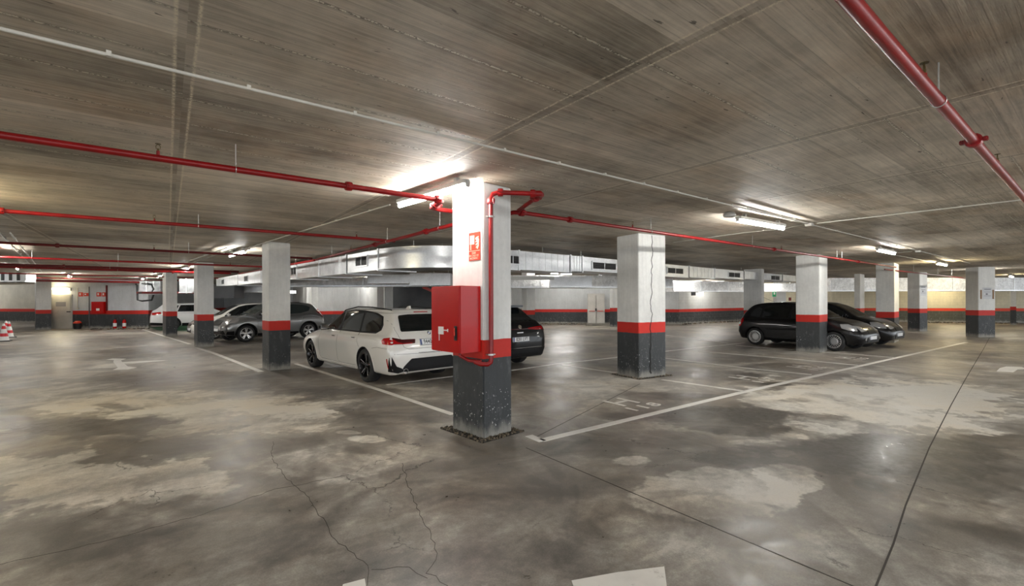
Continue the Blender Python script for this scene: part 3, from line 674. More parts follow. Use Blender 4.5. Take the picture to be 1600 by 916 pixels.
# ---------------------------------------------------------------- ventilation ducts
def duct_run(e,path,zb,zt,depth,grilles=(),joints=(),name='duct_section',mat=None,ribs=.0):
    """one straight run; path = plan points of its viewer-side face; boxes lie behind it"""
    pass
def dsec(e,a,b,zb,zt,depth,name='duct_section',mat=None,ribs=0,inset=0):
    a=Vector((a[0],a[1],0)); b=Vector((b[0],b[1],0)); t=(b-a); L=t.length; t.normalize(); n=Vector((-t.y,t.x,0))
    rz=math.atan2(t.y,t.x); o=e.location
    mb=MB(); c=(a+b)/2+n*depth/2-Vector((o.x,o.y,0)); mb.box((c.x,c.y,(zb+zt)/2-o.z),(L,depth,zt-zb),rz,bev=.004)
    if ribs:
        k=max(2,int(L/ribs))
        for i in range(1,k):
            q=a+t*(L*i/k)-n*.003-Vector((o.x,o.y,0)); mb.box((q.x,q.y,(zb+zt)/2-o.z),(.012,.008,zt-zb-.01),rz)
    return mb.build(name,mat or M_GALV,e)
def flange(e,p,t,zb,zt,depth,w_=.045,g=.022,mt=None):
    t=Vector((t[0],t[1],0)).normalized(); n=Vector((-t.y,t.x,0)); rz=math.atan2(t.y,t.x); o=e.location
    c=Vector((p[0],p[1],0))+n*depth/2-Vector((o.x,o.y,0))
    MB().box((c.x,c.y,(zb+zt)/2-o.z),(w_,depth+2*g,zt-zb+2*g),rz,bev=.003).build('flange',mt or M_GALV,e)
def grille(e,p,t,wd,zb,zt,n_=None):
    t=Vector((t[0],t[1],0)).normalized(); n=Vector((-t.y,t.x,0)); rz=math.atan2(t.y,t.x); o=e.location
    p=Vector((p[0],p[1],0))-Vector((o.x,o.y,0)); h=zt-zb; zc_=(zb+zt)/2-o.z
    q=p-n*.012; fr=MB()
    for s in(-1,1):
        c=q+t*(s*(wd/2+.018)); fr.box((c.x,c.y,zc_),(.036,.03,h+.07),rz,bev=.003)
        fr.box((q.x,q.y,zc_+s*(h/2+.018)),(wd+.07,.03,.036),rz,bev=.003)
    fr.box((q.x,q.y,zc_),(.02,.03,h),rz)
    g=fr.build('grille',M_GALV,e)
    c=p-n*.004; MB().box((c.x,c.y,zc_),(wd,.006,h),rz).build('opening',M_BLACK,g)
    sl=MB()
    for i in range(7):
        z=zc_-h/2+h*(i+.5)/7; c=p-n*.014; sl.box((c.x,c.y,z),(wd-.01,.018,.006),M=Matrix.Rotation(rz,3,'Z')@Matrix.Rotation(.6,3,'X'))
    sl.build('louvre',simple('dark louvre',(.10,.10,.10),.4,.6) if 'dark louvre' not in bpy.data.materials else bpy.data.materials['dark louvre'],g)
ZT=2.82
def fx(u,p0,d):   # point on the plan line p0+d*s met by column u
    r=at(u,470,D=1.0); det=d[0]*(-r.y)+d[1]*r.x
    s=(p0[0]*r.y-p0[1]*r.x)/( -(d[0]*r.y-d[1]*r.x)); s=(p0[1]*r.x-p0[0]*r.y)/(d[0]*r.y-d[1]*r.x)
    return Vector((p0[0]+d[0]*s,p0[1]+d[1]*s,0))
dl=(3.31-3.96,16.8-10.55); pl0=(3.96,10.55)
dr_=(25.0-5.65,9.7-8.70); pr0=(5.65,8.70)
duct=empty('ventilation_duct',(3.96,10.55,2.3),0,'galvanised duct bending round behind the nearest column under the ceiling','duct')
# left run: face towards the aisle; plan direction from far to near so that the box lies to the right
def L_(u): p=fx(u,pl0,dl); return (p.x,p.y)
def R_(u): p=fx(u,pr0,dr_); return (p.x,p.y)
tl=(-dl[0],-dl[1])
for u0,u1,zb,rb in((338,372,2.36,.0),(372,408,2.34,0),(408,464,2.33,0),(464,498,2.335,.0),(498,540,2.335,.22),(543,589,2.335,0)):
    dsec(duct,L_(u0),L_(u1),zb,ZT,1.0,ribs=rb)
for u in(372,408,464,498,541.5,591): flange(duct,L_(u),tl,2.335,ZT,1.0)
grille(duct,L_(565.5),tl,.62,2.49,2.70)
grille(duct,L_(459.5),tl,.5,2.49,2.70); grille(duct,L_(385),tl,.6,2.47,2.69); grille(duct,L_(349),tl,.6,2.47,2.69)
# bend
pA=Vector((*L_(592),0)); pB=Vector((5.75,8.705,0))
cx,cy=5.68,10.42
def arcp(r,n=22):
    a0=math.atan2(pA.y-cy,pA.x-cx); a1=math.atan2(pB.y-cy,pB.x-cx)
    if a0<0: a0+=2*PI
    if a1<0: a1+=2*PI
    R0=math.hypot(pA.x-cx,pA.y-cy); R1=math.hypot(pB.x-cx,pB.y-cy)
    return [Vector((cx+(R0+(R1-R0)*i/n-r)*math.cos(a0+(a1-a0)*i/n),cy+(R0+(R1-R0)*i/n-r)*math.sin(a0+(a1-a0)*i/n),0)) for i in range(n+1)]
def band(e,r0,r1,z0,z1,name,mat):
    o=arcp(r0); i_=arcp(r1); n=len(o); off=Vector((e.location.x,e.location.y,0)); mb=MB()
    vs=[]
    for P in(o,i_):
        for z in(z0,z1): vs+= [p-off+Vector((0,0,z-e.location.z)) for p in P]
    f=[]
    for k in range(n-1):
        f+=[(k,k+1,n+k+1,n+k),(2*n+k,3*n+k,3*n+k+1,2*n+k+1),(k,2*n+k,2*n+k+1,k+1),(n+k,n+k+1,3*n+k+1,3*n+k)]
    f+=[(0,n,3*n,2*n),(n-1,3*n-1,4*n-1,2*n-1)]
    mb.add(vs,f); return mb.build(name,mat,e,smooth=40)
band(duct,0,1.0,2.335,ZT,'bend',M_GALV); band(duct,-.012,.02,2.585,2.60,'seam',M_GALV); band(duct,-.012,.02,2.77,2.785,'seam',M_GALV); band(duct,-.03,.02,2.335,2.36,'seam',M_GALV)
for u0,u1,zb,rb in((764,811,2.34,0),(811,890,2.36,.22),(893,910,2.40,.1),(910,973,2.42,0),(973,1076,2.40,0),(1078,1117,2.42,.25),(1117,1162,2.46,0),(1164,1193,2.50,.3),(1193,1222,2.52,0),(1224,1290,2.54,.4)):
    dsec(duct,R_(u0),R_(u1),zb,ZT,.9,ribs=rb)
for u in(811,891.5,910,975,1077,1117,1163,1193,1223): flange(duct,R_(u),dr_,2.36+.14*(u-811)/412,ZT,.9)
for u,wd in((801,.40),(944,1.05),(1055,1.0),(1147,1.0),(1211,1.0),(1265,1.0)):
    zz=.0 if u<900 else .03*(u-900)/100*.5
    grille(duct,R_(u),dr_,wd,2.50+zz,2.68+zz)
for u in(480,520,575,645,690): 
    p=(L_(u) if u<600 else (fx(u,(4.6,9.6),(1,0)).x,9.6)); q=Vector((p[0],p[1],0))-Vector((3.96,10.55,0)); MB().tube([(q.x+.05,q.y+.05,ZT-2.3),(q.x+.05,q.y+.05,CEIL-2.3)],.005,5).build('hanger',M_STEEL,duct)
for u in(850,910,1010,1115,1160,1230):
    p=R_(u); q=Vector((p[0],p[1],0))-Vector((3.96,10.55,0)); MB().tube([(q.x,q.y+.05,ZT-2.3),(q.x,q.y+.05,CEIL-2.3)],.006,5).build('hanger',M_STEEL,duct)

def box_duct(name,u0,u1,v0,v1,D0,D1,depth,mat,label,cat='duct',nsec=1,lip=True,hang=True,fm=None):
    """box whose viewer-side face spans u0..u1 and v0..v1 at depths D0..D1"""
    a=at(u0,470,D=D0); b=at(u1,470,D=D1); zt=at((u0+u1)/2,v0,D=(D0+D1)/2).z; zb=at((u0+u1)/2,v1,D=(D0+D1)/2).z; zt=min(zt,CEIL-.05)
    e=empty(name,(a.x,a.y,zb),0,label,cat)
    A=Vector((a.x,a.y,0)); B=Vector((b.x,b.y,0))
    for i in range(nsec):
        dsec(e,A.lerp(B,i/nsec),A.lerp(B,(i+1)/nsec-.0),zb,zt,depth,mat=mat)
        if lip and i: flange(e,A.lerp(B,i/nsec),B-A,zb,zt,depth,.05 if not fm else .12,.02,fm)
    if lip:
        t=(B-A).normalized(); n=Vector((-t.y,t.x,0)); c=(A+B)/2-n*.02-Vector((a.x,a.y,0)); MB().box((c.x,c.y,.03),((B-A).length,.05,.06),math.atan2(t.y,t.x)).build('edge_strip',M_GALV,e)
    for k in((.08,.92) if hang else ()):
        c=A.lerp(B,k)+n*depth*.5-Vector((a.x,a.y,0)) if lip else A.lerp(B,k)-Vector((a.x,a.y,0))+Vector((0,.05,0)); MB().tube([(c.x,c.y,zt-zb),(c.x,c.y,CEIL-zb)],.006,5).build('hanger',M_STEEL,e)
    return e
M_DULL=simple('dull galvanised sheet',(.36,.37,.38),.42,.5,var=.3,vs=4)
M_PANE=simple('bright sheet panel',(.75,.77,.80),.3,.3)
box_duct('foil_duct',700,1052,430.5,450,20.5,21.5,.8,M_FOIL,'low foil-wrapped duct crossing behind the galvanised duct in the centre',nsec=5)
box_duct('foil_duct',438,697,434,448,20.5,20.5,.7,M_FOIL,'low foil-wrapped duct behind the bend, above the white estate',nsec=4)
box_duct('foil_duct',1052,1176,440,456,25.5,27.5,.8,M_FOIL,'foil-wrapped duct before the white block wall',nsec=3)
box_duct('foil_duct',1194,1290,443,456,29,28.6,.8,M_FOIL,'short foil-wrapped duct above the black hatchback roof',nsec=2)
box_duct('foil_duct',1298,1680,431,455,27.5,27.5,.8,M_FOIL,'broad crinkled foil duct hanging before the cream wall',nsec=4)
box_duct('metal_plate_duct',640,704,427,446,18.5,18.5,.6,M_GALV,'flat galvanised box behind the left side of the nearest column',nsec=2)
box_duct('metal_plate_duct',575,640,429,443,19.0,19.0,.6,M_GALV,'flat galvanised box under the duct above the white estate roof',nsec=1)
box_duct('metal_plate_duct',860,925,432,449.5,19.5,19.5,.6,M_GALV,'bright galvanised box under the duct right of the nearest column',nsec=1)
box_duct('strut_channel',797,866,432,437.5,18.2,18.2,.1,M_LAMPBODY,'perforated pale channel right of the nearest column',nsec=1,lip=False)
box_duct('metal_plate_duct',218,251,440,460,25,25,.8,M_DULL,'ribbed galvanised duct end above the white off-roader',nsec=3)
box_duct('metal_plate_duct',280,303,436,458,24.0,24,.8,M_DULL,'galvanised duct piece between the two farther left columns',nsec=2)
box_duct('metal_plate_duct',-70,41,425,440.5,20.4,20.8,.5,M_PANE,'shiny framed duct at the far left edge under the ceiling',nsec=9,fm=M_BLACK)
box_duct('metal_plate_duct',334,366,447,466,22,22,.8,M_RAMP,'dark grey soffit box right of the second aisle column',nsec=1,lip=False,hang=False)
box_duct('metal_plate_duct',366,410,448.4,457,23,23,.8,M_GALV,'low galvanised box left of the column beside the white estate',nsec=1,hang=False)
# pipework on the end wall
e=empty('drain_pipe',tuple(at(215,440,D=26.6)),0,'dark pipes looping down the end wall beside the duct end','pipe')
def rel(u,v,D): return at(u,v,D=D)-e.location
MB().tube([rel(212,444,26.6),rel(214,446,26.6),rel(215,469,26.6),rel(222,470.5,26.6),rel(237,469,26.6),rel(240,460,26.6)],.05,8).build('pipe',M_BLACK,e,smooth=60)
MB().tube([rel(216,458,24.8),rel(237,457,24.8),rel(240,452,24.8),rel(237,445,24.8),rel(222,443,24.8)],.045,8).build('pipe',M_BLACK,e,smooth=60)
MB().tube([rel(215,457.5,24.9),rel(303,457.5,24)],.06,8).build('pipe',M_PIPED,e,smooth=60)

# ---------------------------------------------------------------- door, signs and fire gear on the end wall
def wp(u,v,D=26.9): return at(u,v,D=D)
wd_=(Vector((*W(232,27.6),0))-Vector((*W(56,27.05),0))).normalized(); wrz=math.atan2(wd_.y,wd_.x); wn_=Vector((wd_.y,-wd_.x,0))
def wl(u,z,out=.0):   # point on the end wall in column u at height z
    p=fx(u,W(56,27.05),(wd_.x,wd_.y)); return Vector((p.x,p.y,z))+wn_*out
def wbox(e,u0,u1,v0,v1,out,th,name,mat,bev=.0,parent=None):
    c=wl((u0+u1)/2,0); D=c.x*FW[0]+c.y*FW[1]
    z1=at((u0+u1)/2,v0,D=D).z; z0=at((u0+u1)/2,v1,D=D).z; w_=(wl(u1,0)-wl(u0,0)).length
    q=c+wn_*(out+th/2); q.z=(z0+z1)/2
    o=e.location if e else Vector((0,0,0))
    return MB().box(q-o,(w_,th,z1-z0),wrz,bev=bev).build(name,mat,parent or e)
d=empty('door_1',wl(97,0),0); d['kind']='structure'
wbox(d,81,113.5,460.5,514.2,.0,.06,'frame',M_DOOR); lf=wbox(d,83,112,462.5,514,.06,.03,'leaf',M_DOOR)
wbox(d,89.5,105,472,479,.09,.006,'door_plate',simple('grey door plate',(.25,.25,.27),.5),parent=lf)
wbox(d,107,112.5,486.5,488,.09,.05,'handle',M_BLACK,parent=lf)
e=empty('wall_lamp',wl(98,2.4),0,'lit tube lamp above the beige door','lamp')
wbox(e,82,112,450,454,.0,.08,'housing',M_LAMPBODY); wbox(e,85.5,109,450.8,454.0,.08,.04,'tube',emit('lit door lamp',(1,.86,.55),22))
def sign(u0,u1,v0,v1,label,out=0.0,cat='sign'):
    e=empty('fire_sign',wl((u0+u1)/2,2.1),0,label,cat); wbox(e,u0,u1,v0,v1,out,.01,'plate',M_SIGNRED)
    w_=u1-u0; wbox(e,u0+w_*.2,u0+w_*.5,v0+1.2,v1-2,out+.01,.004,'pictogram',M_WHITE); return e
sign(123,130,457,463.5,'larger red sign left of the pair beside the door'); sign(131,138.5,458,463,'smaller red sign next to the larger one beside the door')
sign(151,158.5,457,463.5,'left red sign above the wall hose cabinet'); sign(159.5,166,457,463.5,'right red sign above the wall hose cabinet')
e=empty('hose_cabinet',wl(157,1.2),0,'small red hose cabinet on the end wall','cabinet')
wbox(e,147.5,166,471.5,489.5,0,.22,'body',M_RED); wbox(e,155,160,482,485.5,.22,.006,'hose_symbol',M_WHITE)
e=empty('wall_pipe',wl(168,1.0),0,'dark red vertical pipe right of the wall hose cabinet','pipe'); wbox(e,166.8,168.8,446,486,.02,.06,'pipe',M_PIPED)
e=empty('wall_pipe',wl(122,1.0),0,'thin grey pipe right of the beige door','pipe'); wbox(e,121.4,122.2,450,481,.01,.03,'pipe',M_PVC); wbox(e,119.5,124,481,483.5,.01,.05,'switch_box',M_PVC)
e=empty('wall_pipe',wl(140,.6),0,'thin dark pipe between the red signs on the end wall','pipe'); wbox(e,139.6,140.5,448,512,.01,.04,'pipe',simple('grey pipe',(.16,.16,.17),.5))
def extinguisher(u,label):
    p=wl(u,0,.25); e=empty('fire_extinguisher',p,wrz,label,'fire extinguisher','extinguishers on the floor by the end wall')
    MB().lathe([(.0,0),(.085,0),(.09,.03),(.09,.42),(.075,.48),(.035,.52),(.03,.55),(0,.55)],seg=20,caps=False).build('cylinder',M_RED,e,smooth=40)
    MB().box((0,0,.58),(.05,.05,.05),bev=.01).box((.05,0,.62),(.14,.02,.02)).box((.05,0,.59),(.12,.02,.015)).build('valve',M_BLACK,e)
    MB().tube([(-.03,0,.57),(-.1,-.02,.55),(-.12,-.04,.4),(-.09,-.06,.2)],.012,8).build('hose',M_BLACK,e,smooth=60)
    MB().lathe([(.0915,.12),(.0915,.32)],seg=20,caps=False).build('label_band',M_WHITE,e,smooth=40)
extinguisher(184.5,'left red fire extinguisher standing by the end wall'); extinguisher(199,'right red fire extinguisher standing by the end wall')
p=wl(131,0,.45); e=empty('cleaning_bucket',p,0,'dark bucket with a red cloth right of the beige door','bucket')
MB().lathe([(.0,0),(.16,0),(.2,.3),(.21,.3),(.21,.33),(.19,.33),(.16,.05),(0,.05)],seg=24,caps=False).build('bucket',M_BLACK,e,smooth=40)
random.seed(2); cl=MB().lathe([(0,.30),(.12,.31),(.2,.34),(.17,.42),(.09,.47),(0,.45)],seg=18,caps=False); cl.v=[(v[0]+random.uniform(-.02,.02),v[1]+random.uniform(-.02,.02),v[2]+random.uniform(-.02,.02)) for v in cl.v]; cl.build('cloth',M_SIGNRED,e,smooth=80)
# traffic cones
M_CONE=None
def cone_mat():
    m=NT('striped cone plastic'); z=m.xyz(m.obj())[2]
    r=m.math('FRACT',m.math('DIVIDE',m.math('ADD',z,.10),.30)); f=m.math('LESS_THAN',r,.42)
    m.set(Base_Color=m.mix(f,rgb(.80,.80,.78),rgb(.62,.02,.03)),Roughness=.4); return m.m
M_CONE=cone_mat()
def cone(u,v,label,tilt=0):
    p=at(u,v); e=empty('traffic_cone',(p.x,p.y,0),tilt,label,'traffic cone','striped cones at the left edge')
    MB().box((0,0,.018),(.42,.42,.036),bev=.01).build('base',M_BLACK,e)
    MB().lathe([(.17,.036),(.155,.06),(.035,.70),(.025,.72),(0,.72)],seg=28,caps=False).build('cone',M_CONE,e,smooth=40)
cone(6,533.5,'nearest red and white traffic cone at the left edge'); cone(14,527.5,'red and white cone standing just behind the nearest one',.4); cone(-9,532.5,'red and white cone cut by the left edge',.2); cone(9.5,526,'farther red and white cone at the back of the group',.7)

# ---------------------------------------------------------------- distant doors, signs, boxes
def fbox(e,u0,u1,v0,v1,D,th,name,mat,parent=None,bev=0):
    """upright box facing the viewer's side, its front at depth D"""
    a=at(u0,v0,D=D); b=at(u1,v1,D=D); c=(a+b)/2; w_=(Vector((b.x,b.y,0))-Vector((a.x,a.y,0))).length
    n=Vector((FW[0],FW[1],0)); q=c+n*th/2; o=e.location if e else Vector((0,0,0))
    return MB().box(q-o,(w_,th,abs(a.z-b.z)),-HEAD,bev=bev).build(name,mat,parent or e)
d=empty('door_2',tuple(at(931,505,D=30.3)),0); d['kind']='structure'
fbox(d,918,945,459,505.5,30.2,.08,'frame',M_DOOR)
for u0,u1 in((918.8,931),(931.8,944.2)):
    lf=fbox(d,u0,u1,462,505,30.1,.05,'leaf',M_DOOR); fbox(d,(u0+u1)/2-4.5,(u0+u1)/2+4.5,485.8,486.6,30.02,.05,'push_bar',M_SIGNRED,lf)
fbox(d,930,932.5,482,486,30.0,.05,'latch',M_BLACK)
d=empty('floor_step',tuple(at(930,509,D=29.0)),0,'low concrete step before the beige double door','step'); fbox(d,917,958,507,510,28.6,.9,'slab',simple('step concrete',(.25,.23,.2),.6,var=.3))
e=empty('exit_sign',tuple(at(1210,460,D=28)),0,'green running man exit sign hanging above the black hatchback','sign')
fbox(e,1206.5,1213.5,455.5,464.5,28,.03,'plate',M_WHITE); fbox(e,1207.2,1212.8,456.2,463.8,27.96,.03,'panel',M_GREEN); fbox(e,1209.8,1210.2,434,455.5,28.01,.01,'hanger',M_STEEL)
mb=MB(); fbox(e,1209,1211,457.2,460.5,27.94,.01,'pictogram',M_WHITE)
e=empty('fire_sign',tuple(at(606,451,D=24)),0,'small red fire sign on the white column at the ramp mouth','sign')
fbox(e,603,610.5,446.3,457,24.2,.02,'plate',M_SIGNRED); fbox(e,604.5,606.2,448,453,24.15,.02,'pictogram',M_WHITE); fbox(e,607.2,608.8,448,453,24.15,.02,'pictogram',M_WHITE)
e=empty('wall_box',tuple(at(1084,459,D=29)),0,'small grey box on the white block wall','box'); fbox(e,1081.5,1087,456.5,462,30.6,.2,'body',simple('grey box',(.12,.12,.12),.5))
e=empty('wall_light',tuple(at(1096,459,D=29)),0,'bright emergency light on the white block wall','lamp'); fbox(e,1093,1099.5,456.8,461.5,30.9,.15,'body',emit('dim lit panel',(1,.95,.75),1.6))
e=empty('wall_box',tuple(at(1235,467,D=33)),0,'small dark red box on the far wall above the black hatchback','box'); fbox(e,1233.5,1236.5,465,470,34.5,.1,'body',M_PIPED)
# white pier right of the exit sign
e=empty('wall_partition',tuple(at(1220,470,D=30)),0); e['kind']='structure'; fbox(e,1213.5,1228.5,440,523,30.5,.4,'panel',M_WHITE)
# bright lobby opening
e=empty('lobby_light',tuple(at(456,457,D=33)),0,'bright light panel in the lobby behind the grey crossover','lamp'); fbox(e,452,461,454.5,458.5,31,.1,'panel',emit('lobby light',(1,.97,.9),6))
# notices on two far right columns
def notice(ci,k0,k1,z0,z1,label,battens):
    o,p,a,b,wl_,wr_=COL[ci]
    e=empty('wall_notice',(p.x,p.y,z0),0,label,'notice'); rz=math.atan2(b.y,b.x)
    def nb(x0,x1,q0,q1,out,nm,mat):
        c=p+b*((x0+x1)/2*wr_)-a*(out+.004); MB().box((c.x-p.x,c.y-p.y,(q0+q1)/2-z0),((x1-x0)*wr_,.008,q1-q0),rz).build(nm,mat,e)
    nb(k0,k1,z0,z1,0,'sheet',simple('notice sheet',(.55,.56,.58),.5) if 'notice sheet' not in bpy.data.materials else bpy.data.materials['notice sheet'])
    gm=simple('notice print',(.18,.18,.2),.5) if 'notice print' not in bpy.data.materials else bpy.data.materials['notice print']
    for j,(f0,f1,g0,g1) in enumerate(((.12,.85,.80,.86),(.12,.85,.90,.93),(.3,.5,.35,.5),(.1,.9,.25,.28),(.1,.85,.60,.63))):
        nb(k0+(k1-k0)*f0,k0+(k1-k0)*f1,z0+(z1-z0)*g0,z0+(z1-z0)*g1,.008,'print',gm)
    if battens:
        wm=simple('brown batten',(.22,.12,.05),.6)
        nb(k0-.16,k0-.07,z0,z0+.38,0,'batten',wm); nb(k1+.03,k1+.12,z0,z0+.38,0,'batten',wm)
notice(8,.28,.80,1.62,2.10,'grey notice between brown battens on the farthest right column',True)
notice(7,.1,.8,1.8,2.3,'faint notice on the second column from the right',False)
# debris along the foot of the walls
def debris(u0,u1,v,D0,D1,n,label,seed):
    random.seed(seed); mb=MB()
    for i in range(n):
        t=random.random(); D=D0+(D1-D0)*t-.3-random.uniform(.1,.9)*random.random(); c=at(u0+(u1-u0)*t,470,D=D); c.z=0
        r=random.uniform(.02,.07)
        bm=bmesh.new(); bmesh.ops.create_icosphere(bm,subdivisions=1,radius=r)
        vs=[Vector((q.co.x*random.uniform(.7,1.4),q.co.y*random.uniform(.7,1.4),q.co.z*random.uniform(.5,1)))+c+Vector((0,0,r*.3)) for q in bm.verts]; fs=[[q.index for q in f.verts] for f in bm.faces]; bm.free(); mb.add(vs,fs,random.choice([0,1]))
    dm=bpy.data.materials
    tag(mb.build('plaster_rubble',[dm['sandy rubble'],dm['grey rubble']]),label,'rubble',kind='stuff')
debris(845,917,505,31.5,31.1,170,'crumbled plaster along the foot of the centre wall',21)
debris(1062,1162,505,30.2,35.2,120,'crumbled plaster along the foot of the white block wall',22)
debris(140,232,513,26.9,27.3,70,'dark rubble along the foot of the end wall',23)
debris(1450,1590,505,32,30.8,120,'pale rubble along the foot of the cream wall',24)
# ---------------------------------------------------------------- cars
def carpaint(name,col,metal=0.0,rough=.28):
    m=NT(name); m.set(Base_Color=rgb(*col),Roughness=rough,Metallic=metal,Coat_Weight=1.0,Coat_Roughness=.04,Specular_IOR_Level=.5); return m.m
P_WHITE=carpaint('white car paint',(.68,.665,.63)); P_BLACK=carpaint('black car paint',(.004,.004,.005),rough=.3); P_BLACK.node_tree.nodes['Principled BSDF'].inputs['Coat Weight'].default_value=.45; P_BLACK.node_tree.nodes['Principled BSDF'].inputs['Specular IOR Level'].default_value=.2
P_GREY=carpaint('grey metallic car paint',(.25,.255,.262),.7,.30); P_WHITE2=carpaint('cold white car paint',(.66,.67,.68))
M_GLASS=simple('dark tinted glass',(.006,.008,.009),.05,coat=.0,spec=.6)
M_GLASSG=simple('greenish car glass',(.03,.04,.04),.06,spec=.7)
M_TRIM=simple('satin black trim',(.008,.008,.009),.5,spec=.2); M_CHROME=simple('chrome',(.75,.75,.75),.12,1.0)
M_SEAM=simple('panel gap',(.01,.01,.01),.8)
M_ALLOY=simple('silver alloy',(.62,.62,.63),.28,.8); M_ALLOYD=simple('dark alloy',(.02,.02,.022),.25,.6,coat=.5)
M_LAMPR=simple('red lamp lens',(.34,.003,.005),.2,coat=.1,spec=.3); M_LAMPD=simple('smoked red lens',(.05,.004,.005),.15,coat=.3,spec=.3)
M_LAMPC=simple('clear headlamp lens',(.36,.37,.38),.10,.35,coat=1.0); M_PLATE=simple('plate white',(.74,.75,.76),.4); M_INK=simple('plate ink',(.02,.02,.02),.5)
M_BLUE=simple('plate blue',(.03,.06,.20),.4); M_UNDER=simple('underbody black',(.01,.01,.01),.8)
M_INT=simple('cabin trim',(.018,.018,.018),.8)

def pchip(xs,ys,x):
    n=len(xs)
    if x<=xs[0]: return ys[0]
    if x>=xs[-1]: return ys[-1]
    h=[xs[i+1]-xs[i] for i in range(n-1)]; d=[(ys[i+1]-ys[i])/h[i] for i in range(n-1)]; m=[0]*n
    m[0]=d[0]; m[-1]=d[-1]
    for i in range(1,n-1):
        if d[i-1]*d[i]<=0: m[i]=0
        else:
            w1=2*h[i]+h[i-1]; w2=h[i]+2*h[i-1]; m[i]=(w1+w2)/(w1/d[i-1]+w2/d[i])
    i=max(k for k in range(n-1) if xs[k]<=x); t=(x-xs[i])/h[i]
    return (2*t**3-3*t*t+1)*ys[i]+(t**3-2*t*t+t)*h[i]*m[i]+(-2*t**3+3*t*t)*ys[i+1]+(t**3-t*t)*h[i]*m[i+1]
def crom(P,sub):
    out=[]
    for i in range(len(P)-1):
        p0=P[max(i-1,0)];p1=P[i];p2=P[i+1];p3=P[min(i+2,len(P)-1)]
        for k in range(sub):
            t=k/sub; out.append(tuple(.5*((2*p1[j])+(-p0[j]+p2[j])*t+(2*p0[j]-5*p1[j]+4*p2[j]-p3[j])*t*t+(-p0[j]+3*p1[j]-3*p2[j]+p3[j])*t**3) for j in(0,1)))
    out.append(P[-1]); return out
def body_mesh(S):
    """S['st']: rows (x, zlow, wsill, wmid, zbelt, wbelt, ztop, wtop) from the tail to the nose"""
    st=S['st']; xs=[r[0] for r in st]; N=[]
    for a,b in zip(xs[:-1],xs[1:]):
        k=max(1,int((b-a)/.05+.5)); N+= [a+(b-a)*i/k for i in range(k)]
    N.append(xs[-1]); rings=[]
    for x in N:
        zl,ws,wm,zb,wb,zt,wt=[pchip(xs,[r[j] for r in st],x) for j in range(1,8)]
        h=zt-zb
        P=[(ws*.94,zl),(ws,zl+.06),(wm*.995,zl+(zb-zl)*.38),(wm,zl+(zb-zl)*.68),(wm*.985+ (wb-wm)*.25,zl+(zb-zl)*.90),(wb,zb),
           (wb+(wt-wb)*.55,zb+h*.55),(wt,zb+h*.90),(wt*.86,zb+h*.985),(wt*.45,zt+.006)]
        half=[(0,zl),(ws*.5,zl)]+crom(P,4)+[(0,zt+.012)]
        rings.append((x,half))
    verts=[];n=len(rings[0][1])
    for x,hf in rings:
        verts+=[(x,y,z) for y,z in hf]+[(x,-y,z) for y,z in hf[1:-1]][::-1]
    m=2*n-2; faces=[]
    for i in range(len(rings)-1):
        for k in range(m):
            l=(k+1)%m; faces.append((i*m+k,(i+1)*m+k,(i+1)*m+l,i*m+l))
    faces.append(tuple(range(m))); faces.append(tuple((len(rings)-1)*m+k for k in range(m))[::-1])
    return verts,faces
def ray_hit(bvh,o,d,near=True):
    h=bvh.ray_cast(Vector(o),Vector(d))
    if h[0] is None:
        h=bvh.find_nearest(Vector(o)+Vector(d)*2.0)
    return h[0],h[1]
VW={'L':(lambda a,b:((a,3,b),(0,-1,0))),'R':(lambda a,b:((a,-3,b),(0,1,0))),'B':(lambda a,b:((-4,a,b),(1,0,0))),'F':(lambda a,b:((8,a,b),(-1,0,0))),'T':(lambda a,b:((a,b,4),(0,0,-1)))}
def patch(bvh,poly,view,out=.004,skirt=.012,maxe=.07,rnd=0):
    """polygon in a side / rear / front / top view laid on the body; returns an MB"""
    if rnd: poly=round_poly(poly,rnd)
    bm=bmesh.new(); vs=[bm.verts.new((a,b,0)) for a,b in poly]; bm.faces.new(vs)
    bmesh.ops.triangulate(bm,faces=bm.faces[:])
    for _ in range(5):
        E=[e for e in bm.edges if e.calc_length()>maxe]
        if not E: break
        bmesh.ops.subdivide_edges(bm,edges=E,cuts=1); bmesh.ops.triangulate(bm,faces=[f for f in bm.faces if len(f.verts)>3])
    bmesh.ops.beautify_fill(bm,faces=bm.faces[:],edges=[e for e in bm.edges if not e.is_boundary])
    bm.verts.index_update(); co=[];nm=[]
    for v in bm.verts:
        o,d=VW[view](v.co.x,v.co.y); p,n=ray_hit(bvh,o,d); d=Vector(d)
        if n.dot(d)>0: n=-n
        co.append(p+n*out); nm.append(n)
    fs=[[v.index for v in f.verts] for f in bm.faces]
    be=[[v.index for v in e.verts] for e in bm.edges if e.is_boundary]; k=len(co); bv=sorted({i for e in be for i in e}); mp={i:k+j for j,i in enumerate(bv)}
    co+= [co[i]-nm[i]*skirt for i in bv]; fs+=[(a,b,mp[b],mp[a]) for a,b in be]
    bm.free(); return MB().add(co,fs)
def round_poly(P,r,k=4):
    out=[];n=len(P)
    for i in range(n):
        p=Vector(P[i]);a=Vector(P[i-1]);b=Vector(P[(i+1)%n]); da=(a-p);db=(b-p); q=min(r,da.length*.45,db.length*.45)
        s=p+da.normalized()*q; e=p+db.normalized()*q
        for j in range(k+1):
            t=j/k; v=s*(1-t)**2+p*2*t*(1-t)+e*t*t; out.append((v.x,v.y))
    return out
